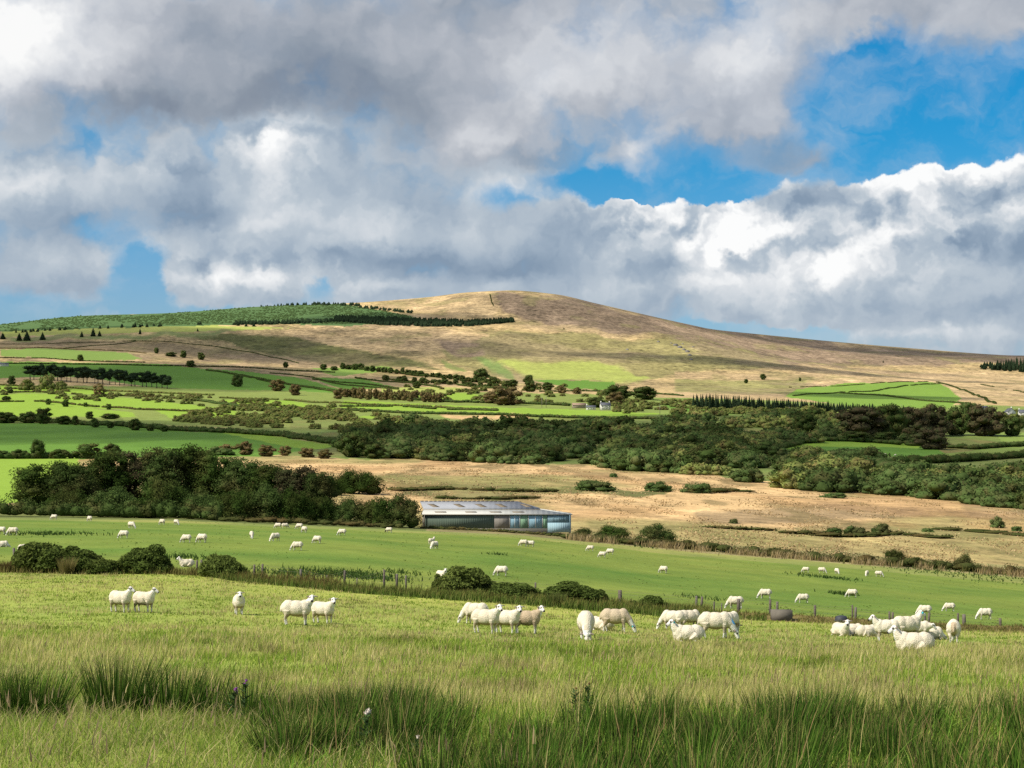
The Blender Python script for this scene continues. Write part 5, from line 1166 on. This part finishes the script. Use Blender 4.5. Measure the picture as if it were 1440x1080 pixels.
# dark weed patches in the far pasture
def weeds():
    parts = []
    for x0, y0, r, n in ((245,784,1.6,260),(466,807,2.2,500),(495,811,1.6,300),(410,808,1.4,220),(525,812,1.5,200),(75,751,2.6,250),(60,752,1.4,130),(1186,836,.9,160),(560,806,.9,90),(900,768,1.6,100),(1160,812,2.0,200),(1300,800,5,260),(1350,806,6,300),(1410,812,5,250),(990,842,1.0,80),(700,780,.7,40)):
        p = ground(x0, y0, fence_d(x0)+4); xx = p[0]+r*rg.normal(size=n); yy = p[1]+r*1.6*rg.normal(size=n)
        parts.append(blades(np.stack([xx, yy, height(xx, yy)], 1), rg.uniform(.12, .42, n), np.full(n, p[1]*.0006), .5*rg.normal(size=n), .5*rg.normal(size=n), pick(rg, n, [(.05, .09, .02), (.07, .115, .03), (.045, .075, .02)]), rg))
    blade_obj('weeds', parts, 'dark nettle and thistle weeds in the far pasture')
weeds()
# rushes: the strip along the bank, and the dark mass nearest the camera
RUSH = [(.034, .078, .010), (.052, .108, .014), (.025, .055, .009), (.085, .145, .022)]; RTIP = [(.13, .14, .03), (.19, .145, .05), (.08, .115, .025)]
BRUSH = [(.07, .115, .02), (.10, .14, .03), (.055, .09, .018), (.13, .15, .045)]
def bank_rushes():
    parts = []
    for x0, x1, n, hh, cols, off in ((300, 640, 7000, .42, BRUSH, -2.5), (600, 1000, 11000, .50, BRUSH, -2.7), (980, 1090, 800, .32, BRUSH, -2.5), (330, 480, 2200, .5, [(.13, .085, .035), (.10, .075, .03)], -1.6), (-80, 330, 6000, .42, [(.12, .11, .035), (.09, .085, .025), (.16, .13, .05)], -1.4), (1000, 1460, 5200, .16, [(.13, .105, .035), (.09, .10, .028), (.17, .13, .05)], -1.5), (640, 1000, 3000, .35, [(.15, .11, .045), (.11, .10, .035)], -.8)):
        px = rg.uniform(x0, x1, n); d = fence_d(px)+off+(1.0 if hh > .3 else .9)*rg.normal(size=n); cl = fbm(px/16, d/1.2, 221, 3); k = (rg.random(n) < sstep(.25, .55, cl)+.25) & ~((px > 1078) & (px < 1122) & (d < fence_d(px)-1.0)); px, d, cl = px[k], d[k], cl[k]; m = len(px)
        x = (px-720)/F*d; col = pick(rg, m, cols); tip = pick(rg, m, RTIP)
        parts.append(blades(np.stack([x, d, height(x, d)-.03], 1), hh*rg.uniform(.55, 1.2, m)*(.6+.8*cl), np.full(m, .035)*rg.uniform(.6, 1.3, m), .12+.16*rg.normal(size=m), .16*rg.normal(size=m), col, rg, 1.8, tip))
    blade_obj('bank_rushes', parts, 'dark green rushes and rough grass along the fence bank')
bank_rushes()
def clump(px, d, r, n, h, spread, rng):
    c = at_dist(px, d); a = rng.uniform(0, 6.28, n); q = r*np.sqrt(rng.random(n)); x = c[0]+q*np.cos(a); y = c[1]+q*np.sin(a)*.8
    L = spread*(q/r)*rng.uniform(.5, 1.2, n)
    col = pick(rng, n, RUSH); tip = np.where((rng.random(n) < .3)[:, None], pick(rng, n, [(.22, .17, .07)]), col*1.15)
    return c, blades(np.stack([x, y, height(x, y)-.02], 1), h*rng.uniform(.55, 1.1, n), rng.uniform(.005, .0105, n), L*np.cos(a)+.05, L*np.sin(a), col, rng, 1.7, tip)
def rushes():
    parts = []
    for i in range(142):
        px = rg.uniform(385, 1620); d = rg.uniform(9.2, 14.8) if px > 600 else rg.uniform(12.2, 15.6)
        hh = rg.uniform(.16, .46)*(.95 if px < 600 else 1)*(.7+.6*fbm(np.array([px/90.]), np.array([d]), 231, 2)[0])
        parts.append(clump(px, d, rg.uniform(.12, .28), int(rg.uniform(220, 380)), hh, rg.uniform(.3, .6), rg)[1])
    for i in range(26): parts.append(clump(rg.uniform(480, 1480), rg.uniform(14.8, 18.5), .15, 70, rg.uniform(.2, .42), .5, rg)[1])
    n = 800; px = rg.uniform(390, 1490, n); d = rg.uniform(9.5, 16.5, n); x = (px-720)/F*d; cc = np.where((rg.random(n) < .45)[:, None], pick(rg, n, [(.30, .22, .09), (.22, .15, .07), (.36, .30, .13)]), pick(rg, n, [(.09, .15, .025), (.07, .12, .02)]))
    parts.append(blades(np.stack([x, d, height(x, d)], 1), rg.uniform(.25, .62, n), rg.uniform(.004, .007, n), .1+.22*rg.normal(size=n), .2*rg.normal(size=n), cc, rg, 1.4))
    n = 7000; px = rg.uniform(380, 1500, n); d = rg.uniform(8.8, 15.5, n); x = (px-720)/F*d
    parts.append(blades(np.stack([x, d, height(x, d)], 1), rg.uniform(.08, .22, n), rg.uniform(.006, .011, n), .5*rg.normal(size=n), .5*rg.normal(size=n), pick(rg, n, [(.10, .19, .025), (.07, .14, .02), (.15, .21, .04)]), rg, 1.3))
    blade_obj('rushes', parts, 'tall dark green rushes massed along the bottom of the pasture')
    for px, d, r, n, h, lab in ((-2,16.2,.26,420,.52,'rush clump cut by the picture edge'),(44,16.2,.30,560,.50,'wide spreading rush clump nearest the picture edge'),(168,16.6,.27,560,.62,'tallest dark rush clump standing alone'),(243,16.6,.30,420,.54,'looser rush clump after the tallest one'),(290,17.0,.2,200,.48,'thin rush clump beside the thistle'),(350,16.0,.17,260,.44,'small dark rush clump around the purple thistle')):
        c, b = clump(px, d, r, n, h, .5, rg)
        o = blade_obj('rush_clump', [b], None, None, None, c); tag(o, lab, 'rush clump', 'separate rush clumps of the pasture foot')
rushes()
# thistles and stalks among the rushes
THG = leaf_mat('thistle_leaves', (.05, .085, .03), .3, .2); PURP = plain('thistle_flower', (.22, .05, .26), .9, .4, 20); SEED = plain('thistle_down', (.55, .48, .42), .95, .3, 20); DOCK = plain('dock_seeds', (.11, .05, .025), .9, .5, 20)
def thistle(px, d, h, label, fl='PURP', heads=3, name='thistle', fs=.011):
    p = at_dist(px, d); r = link(name, None, None, p); tag(r, label, 'wild flower' if name == 'thistle' else 'weed'); g = np.random.default_rng(int(px))
    MB().tube([(0, 0, -.02), (.02, 0, h*.5), (.03, .01, h)], [.006, .005, .003], 6).build('stem', THG, r)
    n = 46; z = g.uniform(.05, .92, n)*h; a = g.uniform(0, 6.28, n); L = (.10+.10*(1-z/h))*g.uniform(.6, 1.2, n)*(h/.6)
    V, Q, T, C = blades(np.stack([.02*z/h, 0*z, z], 1), L*.6, np.full(n, .022), 1.5*np.cos(a), 1.5*np.sin(a), np.tile([.05, .08, .03], (n, 1)), g, 1.1)
    link('leaves', mesh_from('leaves', V, [Q, T], THG), r)
    for i in range(heads):
        q = np.array([.03+g.normal()*.05*(i > 0), g.normal()*.04*(i > 0), h-.06*i*(h/.6)])
        MB().tube([(.02, 0, q[2]-.1), q], .0025, 5).build('flower_stalk', THG, r)
        f = MB().ell(q, (fs*.8, fs*.8, fs), 8, 6)
        for k in range(14): 
            dv = unit(1, g, 1.2)[0]; f.tube([q, q+dv*fs*1.6], [fs*.28, .001], 4, False)
        f.build('flower_head', {'PURP': PURP, 'SEED': SEED, 'DOCK': DOCK}[fl], r)
thistle(341, 15.6, .36, 'purple thistle flower rising above the small dark rush clump'); thistle(327, 15.7, .29, 'lower purple thistle leaning by the small dark rush clump', heads=2)
thistle(512, 12.6, .30, 'pale pinkish thistle down tuft low in the rushes', 'SEED', 2, 'thistle', .015); thistle(581, 12.1, .18, 'small pale tuft of thistle down at the bottom edge', 'SEED', 1, 'thistle', .011)
thistle(805, 15.6, .30, 'nettle-like stalk standing over the rushes, shorter of a pair', 'DOCK', 1, 'nettle', .008); thistle(824, 15.8, .33, 'nettle-like stalk standing over the rushes, taller of a pair', 'DOCK', 1, 'nettle', .008)

# ---------------------------------------------------------------- gorse on the fence line
def gorse_kind(w, h, seed, n=16000):
    g = np.random.default_rng(seed); L = dome_lumps(w, h, 16, g)
    V, Q, T = crown_arrays(L, n, .17, g, core=.5, jit=1.0, fuzz=.95)
    return Plant(mesh_from('gorse_foliage', V, [Q, T], LM['gorse']), trunk_mesh(h*.5, .05, L, seed), w, h, 'foliage', 'stem')
K['gorse'] = [gorse_kind(3, 1.8, 400+i) for i in range(5)]
GO = [(62,-1.0,92,758,'big gorse bush with a lumpy crown beside the leaning post, biggest of its thicket'),(28,-1.2,30,772,'short gorse shoulder right at the weathered post'),(112,-1.6,76,768,'dark gorse bush in the middle of the thicket'),(150,-2.4,66,784,'low bright green gorse at the end of the thicket'),(205,-1.4,86,766,'rounded dark gorse bush standing next to the thicket'),(313,-1.6,60,776,'lone round gorse bush beside the twin posts'),
 (655,.5,86,795,'mid-green gorse bush behind the rush strip, largest of the middle ones'),(620,.2,30,806,'small gorse sprig at the side of the largest middle one'),(716,-.4,76,817,'low brownish gorse spreading between two gorse bushes'),(806,-.6,82,817,'dark flat-topped gorse bush above the rushes'),(838,-.3,40,826,'lower end of the flat-topped gorse'),(918,-.2,42,835,'small dark gorse bush past the thick post'),(890,0,20,842,'tiny gorse tuft between thick post and small gorse')]
for x, off, w, top, lab in GO:
    d = float(fence_d(x))+off; p = at_dist(x, d); u = d/F; i = CNT.get('gorse', 0); CNT['gorse'] = i+1
    h = project(*p)[1]-top
    K['gorse'][i % 5].put('gorse_bush', p-[0, 0, .1], w*u*1.08, h*u*1.1, lab, 'bush', 'gorse bushes along the fence')
def straw_tuft(px, off, h, n, cols, lab):
    d = float(fence_d(px))+off; c = at_dist(px, d); a = rg.uniform(0, 6.28, n); q = .35*np.sqrt(rg.random(n)); x = c[0]+q*np.cos(a); y = c[1]+q*np.sin(a)
    b = blades(np.stack([x, y, height(x, y)], 1), h*rg.uniform(.6, 1.1, n), np.full(n, .022), .4*q/.35*np.cos(a), .4*np.sin(a), pick(rg, n, cols), rg)
    tag(blade_obj('grass_tuft', [b], None, None, None, c), lab, 'grass tuft')
straw_tuft(94, -3.6, .95, 420, [(.20, .17, .06), (.15, .14, .045), (.24, .19, .08)], 'tall straw-coloured grass tuft in front of the big gorse'); straw_tuft(10, -2.2, .7, 420, [(.11, .085, .035), (.14, .11, .04)], 'brown grass tuft at the picture edge before the gorse')
straw_tuft(782, -3.3, .8, 380, [(.11, .14, .035), (.15, .16, .05)], 'pale rush tuft in the rush strip behind the trio of sheep')
# ---------------------------------------------------------------- fence
def fence():
    r = link('wire_fence', None, None, at_dist(720, 96)); o = np.array(r.location); tag(r, 'old wire fence of leaning grey wooden posts along the bank between the two pastures', 'fence')
    PO = [(22,770,-.4,.17),(27,771,.1,.16),(277,788,.0,.13),(282,787,.2,.12),(357,794,.15,.12),(369,793,.0,.12),(423,800,.0,.13),(460,809,0,.09),(484,802,.2,.12),(502,819,0,.07),(540,801,.05,.12),(558,807,.05,.13),(571,809,-.05,.10),(753,819,0,.10),(872,830,0,.20),(979,838,.1,.12),(986,839,.35,.12),(1004,846,.1,.08),(1015,848,0,.06),(1038,842,.2,.17),(1083,843,0,.13),(1093,846,.05,.13),(1146,851,.05,.13),(1199,851,0,.09),(1203,854,.15,.13),(1251,860,.1,.11),(1255,861,.3,.12),(1301,863,0,.14),(1306,862,.3,.13),(1347,862,0,.11),(1356,864,0,.18),(1407,870,0,.14)]
    tops = []
    for i, (x, top, lean, w) in enumerate(PO):
        d = float(fence_d(x))+.15; p = at_dist(x, d); h = (project(*p)[1]-top)*d/F; h = max(.35, min(h, 1.3)); g = random.uniform(-.04, .04)
        m = MB().tube([(0, 0, -.4), (lean*.12*h, g, h*.5), (lean*.24*h, g*2, h*.985), (lean*.25*h, g*2, h)], [w*.5, w*.5, w*.47, w*.36], 7)
        m.build('post', BM['wood'] if i % 3 else BM['greywood'], r, p-o); tops.append((p-o, h))
    for zz in (.35, .72, .95):
        for (a, ha), (b, hb) in zip(tops[:-1], tops[1:]):
            if .3 < abs(b[0]-a[0]) < 12: MB().tube([a+[0, -.08, ha*zz], (a+b)/2+[0, -.08, (ha+hb)/2*zz-.04], b+[0, -.08, hb*zz]], .004, 5, False).build('wire', BM['greywood'], r)
fence()
def trough():
    d = float(fence_d(1100))-2.1; p = at_dist(1100, d); u = d/F; w = 29*u
    r = link('water_trough', None, None, p-[0, 0, .05]); tag(r, 'grey-brown slab-sided water trough set against the mossy bank', 'trough')
    MB().box((0, 0, .27), (w, .06, .54)).build('front_panel', BM['brown'], r); MB().box((0, .5, .27), (w, .06, .54)).build('back_panel', BM['brown'], r)
    for s in (-1, 1): MB().box((s*(w/2-.03), .25, .26), (.06, .43, .5)).build('end_panel', BM['brown'], r)
    MB().box((0, .25, .40), (w-.13, .43, .02)).build('water_surface', BM['rubber'], r)
    d = float(fence_d(1183))-1.2; p = at_dist(1183, d); t = link('rubber_tub', None, None, p-[0, 0, .02]); tag(t, 'upturned dark rubber tub lying on the bank above the resting sheep', 'tub')
    MB().tube([(0, 0, 0), (0, 0, .05), (0, 0, .16), (0, 0, .25), (0, 0, .28)], [.32, .31, .29, .24, .12], 18).build('bowl', BM['rubber'], t, smooth=True); MB().tube([(0, 0, .0), (0, 0, .035)], [.35, .35], 18).build('rim', BM['rubber'], t)
trough()
# ---------------------------------------------------------------- clouds overhead (above the frame) whose shadows cross the valley
def cloud_mat():
    m, t, out = new_mat('cloud_vapour')
    v = t.node('ShaderNodeVolumePrincipled'); v.inputs['Color'].default_value = (1, 1, 1, 1); v.inputs['Density'].default_value = 1.0
    return m, v, t, out
def cloud(px, py, a, b, H, seed, tau=1.1, rot=0.0):
    g = ground(px, py, 250); c = g+SUN_DIR*(H-g[2])/SUN_DIR[2]
    m, v, t, out = cloud_mat(); th_ = .16*min(a, b); v.inputs['Density'].default_value = tau/(th_*1.3); t.L.new(v.outputs[0], out.inputs[1])
    nr, na = 14, 56; r = np.linspace(0, 1, nr+1)[1:]; an = np.linspace(0, 2*math.pi, na, endpoint=False)
    edge = .72+.65*(fbm(np.cos(an)*1.6+seed, np.sin(an)*1.6+seed*3, seed, 4))
    R, A = np.meshgrid(r, an, indexing='ij'); q = R*edge[None, :]
    x, y = q*np.cos(A)*a, q*np.sin(A)*b
    if rot: x, y = x*math.cos(rot)-y*math.sin(rot), x*math.sin(rot)+y*math.cos(rot)
    n = .45+1.1*fbm(x/(.22*a)+seed*7, y/(.22*b), seed+3, 4)
    z = th_*np.sqrt(np.maximum(0, 1-R**1.7))*n
    top = np.stack([x, y, z], -1).reshape(-1, 3); bot = np.stack([x, y, -z*.3], -1).reshape(-1, 3)[:(nr-1)*na]
    V = np.concatenate([[[0, 0, th_]], [[0, 0, -th_*.3]], top, bot]); T = []; Q = []
    ti = lambda i, j: 2+i*na+j % na
    bi = lambda i, j: ti(i, j) if i == nr-1 else 2+nr*na+i*na+j % na
    for j in range(na):
        T += [[0, ti(0, j), ti(0, j+1)], [1, bi(0, j+1), bi(0, j)]]
        for i in range(nr-1):
            Q += [[ti(i, j), ti(i+1, j), ti(i+1, j+1), ti(i, j+1)], [bi(i, j+1), bi(i+1, j+1), bi(i+1, j), bi(i, j)]]
    me = mesh_from('cloud', V, [np.array(T), np.array(Q)], m, True)
    o = tag(link('cloud', me, None, c), 'white cumulus drifting overhead', kind='structure')
    w = V+c; e = ((w[:, 2]-CZ)/np.maximum(w[:, 1], 1)).min()
    if e < .235: print('CLOUD IN FRAME', px, py, round(float(e), 3))
CL = [(80,606,150,330,420,1), (880,620,300,330,520,2,.8), (1290,596,250,150,470,3,.9), (560,618,110,240,430,13,.7), (250,527,360,420,900,4), (470,488,330,330,1200,5,.8), (1080,474,620,520,1500,6,.8), (1380,500,420,420,1500,7,.8),
      (770,432,260,420,1500,8,.4), (1235,557,150,130,620,9), (150,478,420,300,1200,10), (560,448,240,180,1350,11), (1100,515,420,110,1200,12)]
for c in CL: cloud(*c)
# ---------------------------------------------------------------- camera, sun, view
cam = bpy.data.cameras.new('camera'); co = bpy.data.objects.new('camera', cam); COL.objects.link(co)
co.location = (0, 0, CZ); co.rotation_euler = (math.pi/2, 0, 0)
cam.sensor_width = 36; cam.lens = F/1440*36; cam.shift_y = (YH-540)/1440
cam.clip_start = .5; cam.clip_end = 40000
SC.camera = co
sl = bpy.data.lights.new('sun', 'SUN'); sl.energy = 4.2; sl.angle = math.radians(.53); sl.color = (1.0, .935, .81)
so = bpy.data.objects.new('sun', sl); COL.objects.link(so); so.location = (0, 0, 500)
so.rotation_euler = Vector(-SUN_DIR).to_track_quat('-Z', 'Y').to_euler()
SC.view_settings.view_transform = 'Standard'; SC.view_settings.look = 'None'; SC.view_settings.exposure = EXPOSURE; SC.view_settings.gamma = 1
SC.cycles.max_bounces = 5; SC.cycles.diffuse_bounces = 2; SC.cycles.transparent_max_bounces = 12; SC.cycles.volume_bounces = 0
SC.cycles.use_denoising = False
